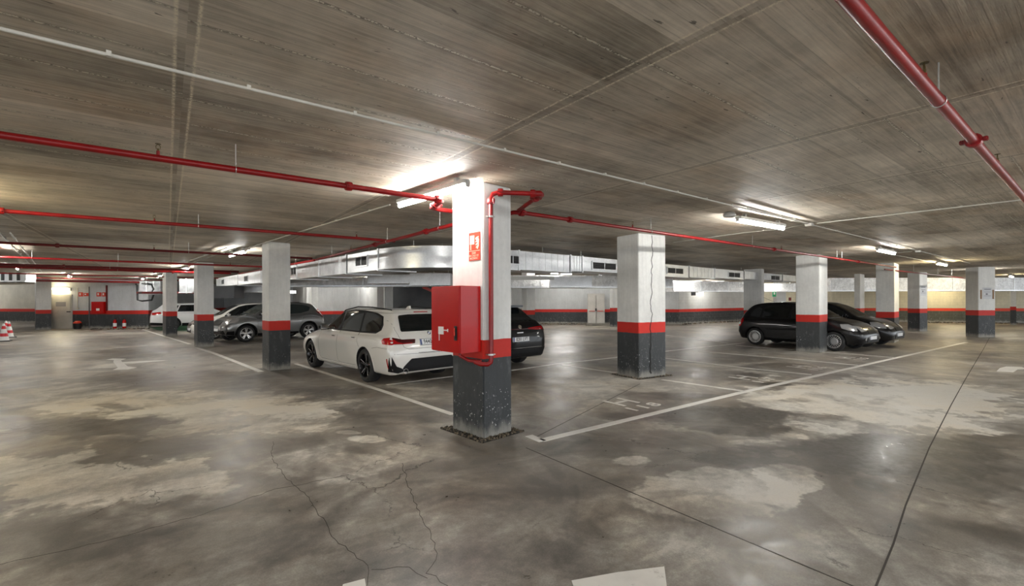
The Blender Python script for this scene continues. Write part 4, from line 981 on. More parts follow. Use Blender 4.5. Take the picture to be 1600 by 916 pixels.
def line_on(bvh,pts,view,r=.004,out=.001,step=.05,seg=5,closed=False):
    P=[]
    if closed: pts=list(pts)+[pts[0]]
    for a,b in zip(pts[:-1],pts[1:]):
        L=math.hypot(b[0]-a[0],b[1]-a[1]); k=max(1,int(L/step))
        P+=[(a[0]+(b[0]-a[0])*i/k,a[1]+(b[1]-a[1])*i/k) for i in range(k)]
    P.append(pts[-1]); Q=[]
    for a,b in P:
        o,d=VW[view](a,b); p,n=ray_hit(bvh,o,d); d=Vector(d)
        if n.dot(d)>0: n=-n
        q=p+n*out
        if not Q or (q-Q[-1]).length>1e-4: Q.append(q)
    return MB().tube(Q,r,seg)
def flipv(v): return {'L':'R'}.get(v,v)
def wheel(e,x,y,R,wd,rimR,side,style):
    """side +1: the outer face looks to +y"""
    w_=MB(); h=wd/2
    prof=[(rimR,-h+.01),(rimR+.02,-h),(R-.045,-h),(R-.012,-h+.022),(R,-h+.05),(R,h-.05),(R-.012,h-.022),(R-.045,h),(rimR+.02,h),(rimR,h-.01)]
    w_.lathe(prof,axis='Y',seg=40,caps=False)
    for k in (-.06,-.02,.02,.06): w_.lathe([(R-.004,k*wd/.22-.004),(R+.0025,k*wd/.22-.004),(R+.0025,k*wd/.22+.004),(R-.004,k*wd/.22+.004)],axis='Y',seg=40,caps=False) if False else None
    W_=w_.build('wheel',M_RUBBER,e,smooth=40,loc=(x,y,R))
    s=side; rim=MB(); mats=[M_ALLOY,M_ALLOYD,M_INT]
    face=h-.02
    main={'bmw':1,'black':1}.get(style,0)
    rim.lathe([(rimR-.005,-h+.015),(rimR+.003,-h+.012),(rimR+.003,h-.012),(rimR-.012,h-.006),(rimR-.02,h-.02),(rimR-.022,-h+.015)],axis='Y',seg=40,mi=main,caps=False)
    rim.lathe([(0,s*(h-.13)),(rimR-.01,s*(h-.13))],axis='Y',seg=32,mi=2,caps=False)      # brake and dark hollow
    rim.lathe([(.03,s*(h-.12)),(rimR*.62,s*(h-.12)),(rimR*.62,s*(h-.10)),(.03,s*(h-.10))],axis='Y',seg=32,mi=2,caps=False)
    M=Matrix(((1,0,0),(0,0,s),(0,1,0)))     # plan (x,z) -> face, extruded along y
    def spoke(a,w0,w1,r0,r1,d0,d1,mi,th=.022):
        ca,sa=math.cos(a),math.sin(a); vs=[]
        for (r,wz,dp) in((r0,w0,d0),(r1,w1,d1)):
            for t in(-1,1):
                for q in(0,-th): vs.append((r*ca-t*wz*sa,s*(face-dp+q),r*sa+t*wz*ca))
        rim.add(vs,[(0,1,3,2),(4,6,7,5),(0,4,5,1),(2,3,7,6),(0,2,6,4),(1,5,7,3)],mi)
    if style=='bmw':
        for i in range(5):
            a=2*PI*i/5+.3
            for da in(-.17,.17): 
                spoke(a+da*.75,.017,.012,.05,rimR-.012,.03,.006,1)
            spoke(a+.16,.003,.006,.10,rimR-.015,.022,.002,0,.006)
    elif style=='juke':
        for i in range(5):
            a=2*PI*i/5+.31
            for da in(-.16,.16): spoke(a+da,.020,.017,.045,rimR-.012,.03,.008,0)
            spoke(a,.012,.028,.06,rimR-.012,.038,.02,1)
    elif style=='cap':
        rim.lathe([(0,s*face*.98),(.085,s*face*.97),(.09,s*(face-.02)),(0,s*(face-.03))],axis='Y',seg=28,mi=0,caps=False)
        rim.lathe([(.11,s*(face-.012)),(.09,s*(face-.004)),(.09,s*(face-.02)),(.11,s*(face-.03))],axis='Y',seg=28,mi=0,caps=False)
        for i in range(18): spoke(2*PI*i/18,.007,.012,.10,rimR-.012,.012,.008,0,.015)
        rim.lathe([(rimR-.022,s*(face-.0)),(rimR+.005,s*(face-.003)),(rimR+.005,s*(face-.015)),(rimR-.022,s*(face-.015))],axis='Y',seg=40,mi=0,caps=False)
    else:
        for i in range(10): spoke(2*PI*i/10,.014,.016,.05,rimR-.012,.03,.01,0 if style=='silver' else 1)
    rim.lathe([(0,s*(face-.012)),(.032,s*(face-.014)),(.055,s*(face-.03)),(.055,s*(face-.06))],axis='Y',seg=20,mi=main,caps=False)
    rim.build('rim',mats,W_,smooth=35)
    return W_
def car(name,label,S,loc,heading,group=None):
    e=empty(name,(loc[0],loc[1],0),heading,label,'car',group)
    v,f=body_mesh(S); me=bpy.data.meshes.new('tmp'); me.from_pydata(v,[],f); me.update()
    bm=bmesh.new(); bm.from_mesh(me); bmesh.ops.recalc_face_normals(bm,faces=bm.faces[:]); bm.to_mesh(me); bvh=BVHTree.FromBMesh(bm); bm.free()
    me.materials.append(S['paint']); me.materials.append(M_UNDER)
    me.polygons.foreach_set('use_smooth',[True]*len(me.polygons))
    bo=bpy.data.objects.new('tmpbody',me); C.objects.link(bo)
    cuts=[]
    for x in(0,S['wb']):
        for s in(-1,1):
            R=S['R']+S.get('gap',.035); c=MB(); n=28
            c.lathe([(R,0),(R,.42)],axis='Y',seg=48); co=c.build('cut',M_UNDER,loc=(x,(S['hw']-.30) if s>0 else -(S['hw']-.30)-.42,S['R']+.005))
            co.data.materials.clear(); co.data.materials.append(M_UNDER); cuts.append(co)
            md=bo.modifiers.new('b','BOOLEAN'); md.operation='DIFFERENCE'; md.solver='EXACT'; md.object=co; md.material_mode='TRANSFER'
    bpy.context.view_layer.update(); dg=bpy.context.evaluated_depsgraph_get()
    nm=bpy.data.meshes.new_from_object(bo.evaluated_get(dg)); nm.name='body'
    bo.modifiers.clear(); bo.data=nm; bo.name='body'; bo.parent=e
    for c in cuts: bpy.data.objects.remove(c)
    nm.polygons.foreach_set('use_smooth',[True]*len(nm.polygons)); nm.set_sharp_from_angle(angle=math.radians(38))
    # arches
    for x in(0,S['wb']):
        for s in(-1,1):
            R=S['R']+S.get('gap',.035); pts=[]
            for k in range(25):
                a=PI*(-.10+1.20*k/24); xx=x+R*math.cos(a); zz=S['R']+.005+R*math.sin(a)
                p,n_=ray_hit(bvh,(xx,3*s,max(zz,S['st'][3][1]+.02)),(0,-s,0)); pts.append(p+Vector((0,s*.002,0)))
            aw=S.get('archw',.006); MB().tube(pts,aw,6).build('wheel_arch',S.get('archm',S['paint']),e,smooth=60)
    for x in(0,S['wb']):
        for s in(-1,1): wheel(e,x,s*(S['hw']-S['tw']/2-.012),S['R'],S['tw'],S['rim'],s,S['wheel'])
    def side(fn):
        for s,vw in((1,'L'),(-1,'R')): fn(s,vw)
    def addp(nm_,poly,mat,both=True,view='L',out=.005,rnd=.02,par=None,skirt=.012,maxe=.07,side_=None):
        o=None
        for vw in ((('L','R') if both else (side_ or 'L',)) if view=='L' else (view,)):
            o=patch(bvh,poly,vw,out,skirt,maxe,rnd).build(nm_,mat,par or e,smooth=50)
        return o
    def addl(nm_,pts,mat,view='L',r=.004,out=.0,both=True,closed=False,par=None):
        for vw in (('L','R') if view=='L' and both else (view,)):
            line_on(bvh,pts,vw,r,out,closed=closed).build(nm_,mat,par or e,smooth=60)
    def mirr(poly): return [(-a,b) for a,b in poly][::-1]
    for w_ in S['windows']: 
        addp('side_window',w_,S.get('glass',M_GLASS),rnd=.03)
    if S.get('band'):
        addp('window_surround',S['band'],M_TRIM,out=.0025,rnd=.03,skirt=.008)
    if S.get('frame'): addl('window_trim',S['frame'],M_TRIM,r=.010,out=.0,closed=True)
    addp('rear_window',S['rearwin'],M_GLASS,view='B',rnd=.04); 
    if S.get('screen'): addp('windscreen',S['screen'],S.get('glass',M_GLASS),view='F',rnd=.05)
    for g in S.get('gaps',[]): addl('door_gap',g,M_SEAM,r=.0035,out=-.001)
    for g in S.get('gapsB',[]): addl('tailgate_gap',g,M_SEAM,view='B',r=.0035,out=-.001)
    for nm_,poly,mat,view,mir,out in S.get('patches',[]):
        addp(nm_,poly,mat,view=view,out=out,rnd=.012)
        if mir and view!='L': addp(nm_,mirr(poly),mat,view=view,out=out,rnd=.012)
    for nm_,pts,mat,view,mir,r in S.get('lines',[]):
        addl(nm_,pts,mat,view=view,r=r,out=r*.3)
        if mir and view!='L': addl(nm_,[(-a,b) for a,b in pts],mat,view=view,r=r,out=r*.3)
    # handles and mirrors
    for hx,hz in S.get('handles',[]):
        for s in(-1,1):
            p,n_=ray_hit(bvh,(hx,3*s,hz),(0,-s,0)); MB().box((hx,p.y+s*.018,hz),(.19,.022,.028),bev=.01).build('door_handle',S['paint'],e,smooth=50)
    mx,mz=S['mirror']
    for s in(-1,1):
        p,n_=ray_hit(bvh,(mx,3*s,mz),(0,-s,0))
        mb=MB(); mb.box((mx,p.y+s*.03,mz-.02),(.06,.10,.03),bev=.01); mb.box((mx+.02,p.y+s*.13,mz+.03),(.13,.20,.14),bev=.045); o=mb.build('door_mirror',S.get('mirrorm',S['paint']),e,smooth=60)
        MB().box((mx-.046,p.y+s*.13,mz+.032),(.006,.16,.10),bev=.003).build('mirror_glass',M_CHROME,o)
    # plates
    def plate(view,y0,z0,text,tilt=0,wd=.52,ht=.11,al=0):
        p,n_=ray_hit(bvh,*VW[view](y0,z0)); n_=n_ if n_.dot(Vector(VW[view](0,0)[1]))<0 else -n_
        zx=Vector((n_.x,0,n_.z)).normalized(); ux=Vector((0,-1,0)) if view=='B' else Vector((0,1,0)); uy=zx.cross(ux)
        if uy.z<0: uy=-uy
        M=Matrix((ux,uy,zx)).transposed(); c=p+zx*.012
        mb=MB(); mb.prism([(-wd/2,-ht/2),(wd/2,-ht/2),(wd/2,ht/2),(-wd/2,ht/2)],-.012,.004,M=M,c=c); o=mb.build('number_plate',M_PLATE,e)
        mb=MB(); mb.prism([(-wd/2+.006,-ht/2+.006),(-wd/2+.045,-ht/2+.006),(-wd/2+.045,ht/2-.006),(-wd/2+.006,ht/2-.006)],.004,.005,M=M,c=c); mb.build('blue_band',M_BLUE,o)
        for q in((0,ht/2),(0,-ht/2)):
            mb=MB(); mb.box((0,0,0),(wd,.006,.008),M=M); mb.v=[tuple(Vector(t_)+c+M@Vector((q[0],q[1],.003))) for t_ in mb.v]; mb.build('border',M_TRIM,o)
        if text: text_obj('lettering',text,.118,M_INK,M,c+M@Vector((.02+al,0,.005)),o,sx=.72,depth=.0008,spacing=1.10,bold=.0015)
    for pl in S.get('plates',[]): plate(*pl)
    if S.get('extra'): S['extra'](e,bvh,addp,addl)
    bpy.data.meshes.remove(me)
    return e

def ring_badge(e,bvh,view,y,z,r,mat,th=.006,name='badge'):
    p,n_=ray_hit(bvh,*VW[view](y,z)); n_=n_ if n_.dot(Vector(VW[view](0,0)[1]))<0 else -n_
    ux=Vector((0,1,0)); uy=n_.cross(ux).normalized(); M=Matrix((ux,uy,n_)).transposed()
    mb=MB(); mb.lathe([(0,-.004),(r,-.004),(r,.006),(r*.86,.008),(r*.84,.005),(0,.005)],c=p,M=M,seg=28,caps=False); return mb.build(name,mat,e,smooth=40),p,M

# -- white estate ------------------------------------------------ rear axle at x = 0
def estate_extra(e,bvh,addp,addl):
    for s in(-1,1):                                      # roof rails
        pts=[]
        for x,dz in((-.52,.01),(-.44,.035),(.3,.045),(1.0,.045),(1.62,.03),(1.74,.005)):
            p,_=ray_hit(bvh,(x,s*.56,3),(0,0,-1)); pts.append(p+Vector((0,0,dz)))
        MB().tube(pts,.014,8).build('roof_rail',M_TRIM,e,smooth=60)
    for hx,hz in((1.55,.86),(.55,.875)):
        for s in(-1,1):
            p,_=ray_hit(bvh,(hx,3*s,hz-.028),(0,-s,0)); MB().box((hx,p.y+s*.002,hz-.022),(.15,.006,.02),bev=.003).build('handle_shadow',M_SEAM,e)  # dark strip under each handle, standing in for its shadow
    o,p,M=ring_badge(e,bvh,'B',0,.975,.041,M_CHROME)
    for k in range(4):
        a0=k*PI/2; q=[(0,0)]+[(.028*math.cos(a0+j*PI/12),.028*math.sin(a0+j*PI/12)) for j in range(7)]
        mb=MB(); mb.prism(q,.006,.008,M=M,c=p); mb.build('badge_quarter',M_BLUE if k%2 else M_WHITE,o)
    o,p,M=None,None,None
    # shark fin, exhausts, tail spoiler lip
    MB().prism([(-.07,0),(.09,0),(.0,.05),(-.06,.06)],-.016,.016,M=Matrix(((1,0,0),(0,0,1),(0,1,0))),c=ray_hit(bvh,(-.15,0,3),(0,0,-1))[0]).build('roof_antenna',P_WHITE,e,smooth=40)
    for s in(-1,1):
        mb=MB(); mb.lathe([(.045,0),(.05,0),(.05,.10),(.045,.10)],axis='X',M=Matrix(((0,0,1),(1,0,0),(0,1,0))),c=(-1.065,s*.60,.30),seg=20,caps=False); mb.build('exhaust_tip',M_CHROME,e,smooth=50)
EST=dict(paint=P_WHITE,hw=.915,wb=2.85,R=.335,tw=.245,rim=.245,wheel='bmw',gap=.035,
 st=[(-1.02,.30,.60,.66,.60,.62,.66,.50),(-1.005,.27,.72,.78,.68,.73,.74,.60),(-.96,.24,.80,.865,.82,.80,.87,.70),(-.90,.23,.83,.885,.93,.81,.985,.72),(-.82,.22,.85,.90,.97,.81,1.09,.70),
     (-.70,.22,.86,.91,.975,.80,1.235,.64),(-.58,.22,.87,.915,.975,.80,1.36,.60),(-.50,.22,.87,.915,.975,.80,1.405,.585),(-.2,.21,.87,.915,.97,.80,1.425,.59),(.4,.20,.87,.91,.96,.80,1.44,.60),(1.0,.20,.87,.905,.955,.80,1.445,.605),(1.45,.20,.87,.905,.95,.80,1.42,.60),
     (1.75,.20,.87,.905,.945,.80,1.34,.60),(2.05,.20,.87,.905,.945,.80,1.20,.62),(2.3,.20,.87,.91,.94,.79,1.06,.66),(2.5,.20,.87,.915,.92,.79,.965,.68),(2.9,.21,.87,.915,.86,.79,.91,.66),(3.3,.22,.84,.90,.78,.76,.83,.60),(3.5,.23,.78,.84,.70,.70,.745,.54),(3.62,.25,.66,.72,.58,.62,.64,.45),(3.67,.30,.50,.55,.50,.48,.54,.36)],
 windows=[[(2.14,.985),(2.05,1.10),(1.62,1.335),(1.50,1.355),(1.38,.985)],[(1.31,.985),(1.43,1.36),(1.0,1.385),(.55,1.375),(.44,.985)],[(.36,.985),(.47,1.37),(.1,1.35),(-.28,1.27),(-.40,1.12),(-.40,1.05),(-.28,1.00)]],
 frame=[(2.19,.97),(2.07,1.13),(1.62,1.365),(1.0,1.405),(.4,1.39),(.05,1.365),(-.30,1.29),(-.44,1.13),(-.44,1.04),(-.28,.975),(.4,.965),(1.4,.965)],
 band=[(2.19,.97),(2.07,1.13),(1.62,1.365),(1.0,1.405),(.4,1.39),(.05,1.365),(-.30,1.29),(-.44,1.13),(-.44,1.04),(-.28,.975),(.4,.965),(1.4,.965)],
 rearwin=[(-.60,1.02),(.60,1.02),(.565,1.16),(.52,1.315),(.30,1.335),(-.30,1.335),(-.52,1.315),(-.565,1.16)],
 screen=[(-.64,1.0),(.64,1.0),(.56,1.34),(-.56,1.34)],
 gaps=[[(1.34,.975),(1.33,.60),(1.30,.34),(1.22,.29)],[(2.28,.93),(2.34,.70),(2.30,.34),(2.2,.29)],[(.40,.965),(.34,.80),(.22,.68)],[(1.22,.29),(2.2,.29)],[(.42,.30),(1.22,.29)],[(-.93,.72),(-.55,.73),(-.34,.70)],[(2.30,.90),(3.0,.84),(3.4,.76)]],
 gapsB=[[(-.66,1.33),(-.70,1.05),(-.64,.86),(-.60,.74),(-.50,.70),(.50,.70),(.60,.74),(.64,.86),(.70,1.05),(.66,1.33)],[(-.80,.62),(0,.60),(.80,.62)]],
 patches=[('spoiler',[(-.62,1.345),(.62,1.345),(.60,1.40),(-.60,1.40)],P_WHITE,'B',False,.03),
  ('brake_light',[(-.16,1.352),(.16,1.352),(.16,1.366),(-.16,1.366)],M_LAMPR,'B',False,.036),
  ('tail_lamp',[(.34,.875),(.62,.880),(.80,.925),(.80,.80),(.62,.795),(.36,.80)],M_LAMPD,'B',True,.010),
  ('tail_lamp_bar',[(.42,.815),(.62,.812),(.72,.84),(.80,.90),(.80,.805),(.62,.80),(.42,.80)],M_LAMPR,'B',True,.014),
  ('tail_lamp_side',[(-.955,.925),(-.74,.905),(-.68,.86),(-.74,.80),(-.965,.79)],M_LAMPR,'L',True,.010),
  ('diffuser',[(-.45,.52),(.45,.52),(.55,.44),(.62,.38),(.66,.29),(-.66,.29),(-.62,.38),(-.55,.44)],M_TRIM,'B',False,.014),
  ('air_slot',[(.66,.36),(.76,.40),(.84,.58),(.84,.30),(.72,.27),(.60,.30)],M_TRIM,'B',True,.012),
  ('air_slot_side',[(-.955,.57),(-.90,.40),(-.86,.30),(-.96,.29)],M_TRIM,'L',True,.010),
  ('sill',[(.45,.215),(2.42,.215),(2.42,.27),(.45,.27)],P_WHITE,'L',True,.010),
  ('head_lamp',[(.42,.62),(.80,.66),(.80,.74),(.50,.72)],M_LAMPC,'F',True,.01),('grille',[(-.26,.42),(.26,.42),(.28,.66),(-.28,.66)],M_TRIM,'F',False,.01),
  ('fog_reflector',[(-.90,.36),(-.89,.54),(-.88,.54),(-.885,.36)],M_LAMPR,'L',True,.014)],
 lines=[('crease',[(-.86,.80),(-.3,.865),(.6,.855),(2.2,.825)],P_WHITE,'L',True,.004),('chrome_strip',[(-.3,.62),(-.0,.615)],M_TRIM,'B',True,.004)],
 handles=[(1.55,.86),(.55,.875)],mirror=(2.03,.985),mirrorm=M_TRIM,
 plates=[('B',0,.81,'9440 M',0,.52,.12,-.055)],extra=estate_extra)
HB=math.atan2(2.89,-.33)
hb_=Vector((math.cos(HB),math.sin(HB),0)); lf_=Vector((-hb_.y,hb_.x,0))
pb=Vector((3.10,8.90,0))-lf_*.88
car('estate_car','white estate car with black alloy wheels parked left of the nearest column',EST,(pb.x,pb.y),HB)

# -- black off-roader, only its right rear corner shows
def suv_extra(e,bvh,addp,addl):
    p,n_=ray_hit(bvh,*VW['B'](-.05,.97)); 
    ring_badge(e,bvh,'B',-.05,.985,.05,M_CHROME,name='badge')
    M=Matrix(((0,0,-1),(-1,0,0),(0,1,0)))
    p,_=ray_hit(bvh,*VW['B'](-.02,.855)); text_obj('tailgate_lettering','FORMENTOR',.045,M_CHROME,M,p-Vector((.006,0,0)),e,depth=.001,spacing=1.3) if False else MB().box(p-Vector((.004,0,0)),(.006,.20,.022)).build('tailgate_lettering',M_CHROME,e)
    MB().box((-.44,0,1.462),(.26,1.00,.05),bev=.02).build('roof_spoiler',P_BLACK,e,smooth=50)
SUV=dict(paint=P_BLACK,hw=.92,wb=2.68,R=.345,tw=.235,rim=.24,wheel='black',gap=.04,archw=.016,archm=M_TRIM,
 st=[(-.96,.38,.60,.70,.66,.62,.72,.50),(-.94,.30,.74,.82,.74,.73,.82,.60),(-.90,.27,.80,.88,.90,.79,.95,.68),(-.86,.26,.83,.90,1.0,.80,1.04,.70),(-.80,.25,.85,.91,1.02,.80,1.12,.69),(-.70,.25,.86,.92,1.02,.80,1.18,.64),(-.5,.25,.87,.92,1.02,.80,1.35,.56),(-.35,.25,.87,.92,1.02,.80,1.44,.54),
     (.2,.24,.87,.915,1.01,.80,1.50,.60),(1.0,.24,.87,.91,1.0,.80,1.51,.61),(1.4,.24,.87,.91,1.0,.80,1.47,.61),(1.8,.24,.87,.91,.99,.80,1.30,.62),(2.2,.24,.87,.91,.98,.79,1.08,.67),(2.4,.24,.87,.91,.97,.79,1.02,.70),(2.9,.25,.86,.91,.92,.77,.97,.66),(3.25,.26,.80,.86,.84,.70,.88,.58),(3.42,.28,.70,.76,.70,.62,.74,.48),(3.48,.34,.52,.58,.60,.48,.64,.38)],
 windows=[[(1.9,1.04),(1.45,1.38),(1.2,1.40),(1.15,1.04)],[(1.08,1.04),(1.13,1.41),(.4,1.40),(.25,1.04)],[(.18,1.05),(.33,1.39),(-.3,1.26),(-.3,1.10)]],
 rearwin=[(-.58,1.10),(.58,1.10),(.50,1.39),(-.50,1.39)],screen=[(-.6,1.07),(.6,1.07),(.56,1.42),(-.56,1.42)],
 gaps=[[(1.12,1.0),(1.1,.4)],[(2.0,1.0),(2.05,.4)]],gapsB=[[(-.72,1.05),(-.68,.75),(-.5,.62),(.5,.62),(.68,.75),(.72,1.05)]],
 patches=[('tail_lamp',[(.30,.955),(.79,.985),(.79,.90),(.50,.905),(.30,.925)],M_LAMPR,'B',True,.012),('tail_lamp_side',[(-.9,1.0),(-.6,1.03),(-.62,.97),(-.93,.90)],M_LAMPR,'L',True,.012),
  ('bumper_trim',[(-.78,.30),(.78,.30),(.82,.50),(.5,.46),(-.5,.46),(-.82,.50)],M_TRIM,'B',False,.014)],
 lines=[('light_bar',[(-.75,.935),(.75,.935)],M_LAMPD,'B',False,.012),('bumper_strip',[(-.7,.50),(.7,.50)],M_CHROME,'B',False,.005)],
 handles=[(1.4,.90),(.45,.92)],mirror=(1.85,1.04),plates=[('B',-.02,.705,'8281 LVY')],extra=suv_extra)
car('black_offroader','black sport utility car with its tail showing right of the nearest column',SUV,(6.42,9.25),math.radians(95.5))

# -- grey crossover
def cross_extra(e,bvh,addp,addl):
    for s in(-1,1):
        pts=[]
        for x,dz in((-.45,.01),(.3,.02),(1.3,.02)):
            p,_=ray_hit(bvh,(x,s*.52,3),(0,0,-1)); pts.append(p+Vector((0,0,dz)))
        MB().tube(pts,.012,6).build('roof_rail',M_TRIM,e,smooth=60)
CRO=dict(paint=P_GREY,hw=.885,wb=2.53,R=.335,tw=.22,rim=.235,wheel='juke',gap=.05,archw=.03,archm=M_TRIM,
 st=[(-.80,.45,.50,.66,.72,.60,.78,.48),(-.78,.36,.64,.78,.80,.70,.86,.56),(-.72,.30,.74,.85,.90,.76,.98,.62),(-.62,.27,.80,.885,.98,.78,1.12,.62),(-.48,.26,.83,.895,1.06,.77,1.30,.58),(-.36,.25,.84,.895,1.09,.75,1.44,.54),(-.25,.25,.84,.89,1.10,.74,1.50,.53),(.2,.24,.84,.885,1.07,.75,1.55,.56),(.8,.24,.84,.88,1.03,.76,1.57,.58),(1.25,.24,.84,.88,1.01,.76,1.54,.57),
     (1.6,.24,.84,.88,1.0,.76,1.42,.56),(1.95,.24,.84,.885,1.0,.76,1.21,.59),(2.15,.24,.84,.89,1.0,.77,1.08,.64),(2.35,.25,.84,.895,.98,.78,1.04,.66),(2.8,.26,.83,.89,.92,.76,.98,.60),(3.05,.28,.78,.85,.84,.70,.90,.52),(3.22,.30,.70,.78,.72,.62,.78,.44),(3.31,.38,.52,.60,.60,.46,.66,.34)],
 windows=[[(2.02,1.04),(1.95,1.10),(1.5,1.38),(1.25,1.43),(1.18,1.04)],[(1.11,1.05),(1.18,1.44),(.6,1.47),(.0,1.42),(-.18,1.33),(-.08,1.18),(.3,1.09)]],
 rearwin=[(-.52,1.12),(.52,1.12),(.44,1.40),(-.44,1.40)],screen=[(-.6,1.08),(.6,1.08),(.50,1.46),(-.50,1.46)],glass=M_GLASSG,
 gaps=[[(1.14,1.04),(1.12,.50),(1.05,.32)],[(2.12,1.0),(2.12,.5),(1.98,.32)],[(.15,1.08),(.3,.75),(.42,.5),(.45,.32)],[(.45,.32),(1.98,.32)]],
 patches=[('tail_lamp',[(-.78,.99),(-.60,1.10),(-.40,1.16),(-.55,1.02),(-.72,.93)],M_LAMPR,'L',True,.02),('tail_lamp_rear',[(.50,1.12),(.66,1.0),(.72,.90),(.60,.92)],M_LAMPR,'B',True,.014),
  ('head_lamp',[(2.72,.93),(3.0,.88),(3.18,.74),(2.98,.76),(2.80,.82)],M_LAMPC,'L',True,.014),('side_lamp',[(.44,.79),(.70,.78),(.66,.90),(.40,.90)],M_LAMPC,'F',True,.014),
  ('grille',[(-.38,.66),(.38,.66),(.34,.86),(-.34,.86)],M_TRIM,'F',False,.012),('round_lamp',[(.42+.09*math.cos(a*PI/8),.60+.09*math.sin(a*PI/8)) for a in range(16)],M_LAMPC,'F',True,.014),
  ('round_side_lamp',[(3.14+.06*math.cos(a*PI/8),.60+.08*math.sin(a*PI/8)) for a in range(16)],M_LAMPC,'L',True,.010),
  ('lower_bumper',[(-.68,.33),(.68,.33),(.66,.48),(-.66,.48)],M_TRIM,'F',False,.012),('sill',[(.45,.245),(2.1,.245),(2.1,.33),(.45,.33)],M_TRIM,'L',True,.012),('sill_front',[(2.95,.29),(3.2,.33),(3.2,.44),(2.97,.46)],M_TRIM,'L',True,.012)],
 lines=[('fender_crease',[(2.05,.78),(2.2,.93),(2.5,1.0),(2.8,.96),(3.0,.86)],P_GREY,'L',True,.012),('haunch',[(-.62,.80),(-.45,.93),(-.1,1.0),(.3,.96),(.5,.84)],P_GREY,'L',True,.014)],
 handles=[(1.32,.88)],mirror=(1.88,1.06),plates=[('F',0,.50,'')],extra=cross_extra)
ph=Vector((2.45,20.46,0)); pr_=Vector((5.1,21.2,0)); hd_=(ph-pr_).normalized(); HJ=math.atan2(hd_.y,hd_.x); lj=Vector((-hd_.y,hd_.x,0))
rj=ph-hd_*2.53-lj*.84
car('crossover_car','dark grey crossover car behind the column beside the white estate',CRO,(rj.x,rj.y),HJ)

# -- small hatchbacks
def hatch(paint,glass=M_GLASS,wheelstyle='cap',**kw):
    d=dict(paint=paint,hw=.835,wb=2.46,R=.305,tw=.195,rim=.215,wheel=wheelstyle,gap=.04,glass=glass,
     st=[(-.64,.36,.52,.62,.62,.56,.70,.46),(-.62,.28,.66,.76,.72,.68,.82,.56),(-.57,.25,.74,.81,.86,.72,.96,.60),(-.50,.23,.78,.825,.94,.73,1.10,.60),(-.40,.22,.79,.835,.97,.73,1.24,.57),(-.26,.21,.80,.835,.975,.72,1.38,.54),(-.12,.21,.80,.835,.975,.72,1.45,.53),(.3,.20,.80,.83,.965,.73,1.51,.55),(.8,.20,.80,.825,.955,.73,1.525,.565),(1.2,.20,.80,.825,.945,.73,1.50,.56),
      (1.55,.20,.80,.825,.94,.73,1.40,.55),(1.9,.20,.80,.83,.94,.73,1.21,.57),(2.12,.20,.80,.835,.94,.73,1.06,.61),(2.3,.20,.80,.835,.93,.73,.99,.62),(2.7,.21,.79,.83,.86,.71,.91,.55),(2.95,.22,.74,.79,.76,.66,.80,.47),(3.12,.24,.66,.71,.64,.58,.68,.38),(3.21,.30,.48,.54,.52,.44,.56,.30)],
     windows=[[(2.0,.985),(1.9,1.08),(1.5,1.33),(1.22,1.40),(1.16,.975)],[(1.09,.98),(1.15,1.41),(.7,1.43),(.28,1.40),(.20,.99)],[(.13,1.0),(.20,1.39),(-.05,1.31),(-.22,1.12),(-.20,1.03)]],
     frame=[(2.06,.965),(1.92,1.10),(1.5,1.355),(1.2,1.43),(.7,1.455),(.22,1.425),(-.08,1.33),(-.26,1.12),(-.22,1.0),(.2,.965),(1.1,.955)],
     band=[(2.06,.965),(1.92,1.10),(1.5,1.355),(1.2,1.43),(.7,1.455),(.22,1.425),(-.08,1.33),(-.26,1.12),(-.22,1.0),(.2,.965),(1.1,.955)],
     rearwin=[(-.52,1.05),(.52,1.05),(.44,1.36),(-.44,1.36)],screen=[(-.58,1.02),(.58,1.02),(.48,1.42),(-.48,1.42)],
     gaps=[[(1.12,.96),(1.11,.5),(1.0,.30)],[(2.1,.93),(2.08,.5),(1.95,.30)],[(.16,.98),(.25,.75),(.42,.55),(.44,.30)],[(.44,.30),(1.95,.30)]],
     patches=[('tail_lamp',[(-.60,.90),(-.44,.96),(-.40,.86),(-.50,.66),(-.60,.66)],M_LAMPR,'L',True,.012),('reverse_lamp',[(-.59,.78),(-.50,.80),(-.52,.72),(-.6,.72)],M_LAMPC,'L',True,.017),
      ('head_lamp',[(2.62,.84),(2.80,.84),(3.0,.74),(3.06,.64),(2.86,.66),(2.68,.72)],M_LAMPC,'L',True,.014),('head_lamp_front',[(.32,.64),(.62,.62),(.62,.80),(.44,.78)],M_LAMPC,'F',True,.012),
      ('grille',[(-.30,.56),(.30,.56),(.26,.66),(-.26,.66)],M_TRIM,'F',False,.012),('lower_grille',[(-.42,.30),(.42,.30),(.40,.42),(-.40,.42)],M_TRIM,'F',False,.012)],
     lines=[('rub_strip',[(.5,.60),(1.95,.60)],M_TRIM,'L',True,.012),('bumper_strip',[(2.9,.52),(3.12,.48)],M_TRIM,'L',True,.010),('grille_bar',[(-.3,.61),(0,.645),(.3,.61)],M_CHROME,'F',False,.007)],
     handles=[(1.28,.84),(.36,.85)],mirror=(1.92,1.0),plates=[('F',0,.43,'')])
    d.update(kw); return d
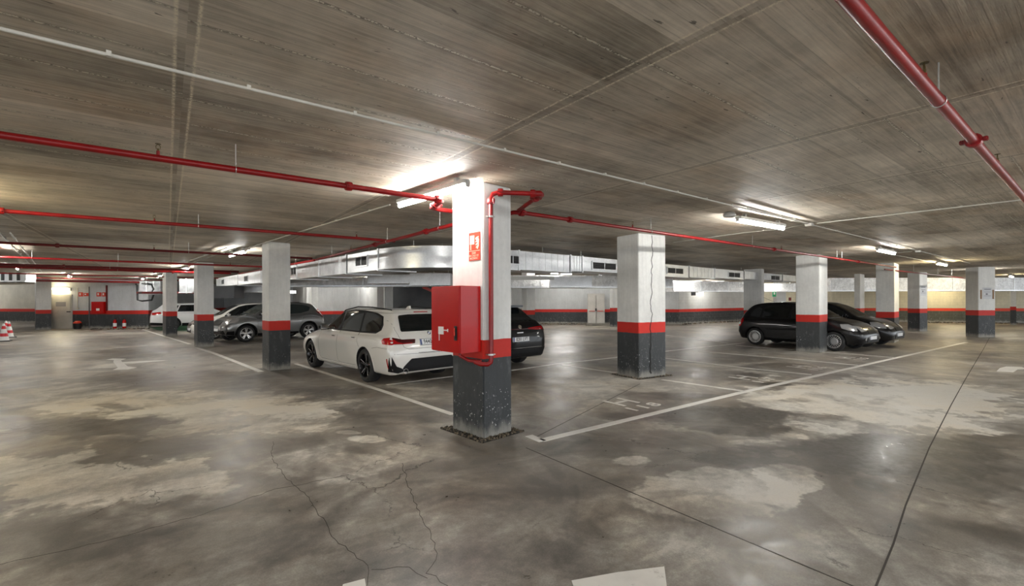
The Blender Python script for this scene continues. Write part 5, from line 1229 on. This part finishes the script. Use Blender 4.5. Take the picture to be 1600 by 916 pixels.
def c3_extra(e,bvh,addp,addl):
    MB().tube([(.35,0,1.50),(.10,0,1.60),(-.12,0,1.70)],.004,5).build('aerial',M_TRIM,e)
    addl('chevron',[(-.05,.70),(0,.725),(.05,.70)],M_CHROME,view='F',r=.007); addl('chevron',[(-.05,.675),(0,.70),(.05,.675)],M_CHROME,view='F',r=.007)
    addp('fog_lamp',[(.52+.035*math.cos(a*PI/6),.40+.035*math.sin(a*PI/6)) for a in range(12)],M_LAMPC,view='F',out=.012,rnd=0)
    addp('fog_lamp',[(-.52+.035*math.cos(a*PI/6),.40+.035*math.sin(a*PI/6)) for a in range(12)],M_LAMPC,view='F',out=.012,rnd=0)
hc=math.atan2(-2.64,-.16)
cr_=Vector((math.cos(hc),math.sin(hc),0)); cl_=Vector((-cr_.y,cr_.x,0))
pc_=Vector((16.72,7.72,0))+cl_*.78
car('hatchback_car','small black five-door hatchback with silver wheel covers behind a right-hand column',hatch(P_BLACK,extra=c3_extra),(pc_.x,pc_.y),hc)
car('hatchback_car','farther black hatchback with raked windscreen, nose beside the right columns',hatch(P_BLACK,wheelstyle='silver',
    lines=[('badge_bar',[(-.06,.62),(.06,.62)],M_CHROME,'F',False,.01),('grille_chrome',[(-.20,.72),(-.12,.56),(.12,.56),(.20,.72)],M_CHROME,'F',False,.008),('wing_line',[(2.4,.93),(2.8,.86),(3.05,.74)],M_TRIM,'L',True,.006)]),
    (19.75,7.55),hc+.02)
car('hatchback_car','white hatchback mostly hidden behind the second farther left column',hatch(P_WHITE,wheelstyle='silver'),(3.9,24.0),math.radians(187))
# -- white off-roader at the end wall
OFR=dict(SUV); OFR.update(paint=P_WHITE2,wheel='silver',R=.35,plates=[],extra=None,archw=.035,archm=M_TRIM,
 patches=[('tail_lamp_side',[(-.92,.98),(-.50,1.02),(-.46,.93),(-.70,.86),(-.92,.86)],M_LAMPR,'L',True,.014),('tail_lamp',[(.35,.97),(.79,.985),(.79,.86),(.45,.88)],M_LAMPR,'B',True,.014),
  ('bumper_trim',[(-.78,.30),(.78,.30),(.80,.45),(-.80,.45)],M_TRIM,'B',False,.014),('sill',[(.45,.245),(2.2,.245),(2.2,.42),(.45,.40)],M_TRIM,'L',True,.012),('bumper_side',[(-.92,.30),(-.42,.28),(-.42,.42),(-.93,.46)],M_TRIM,'L',True,.012)],lines=[])
car('white_offroader','white sport utility car parked tail-out by the end wall',OFR,(.15,32.4),math.radians(2))
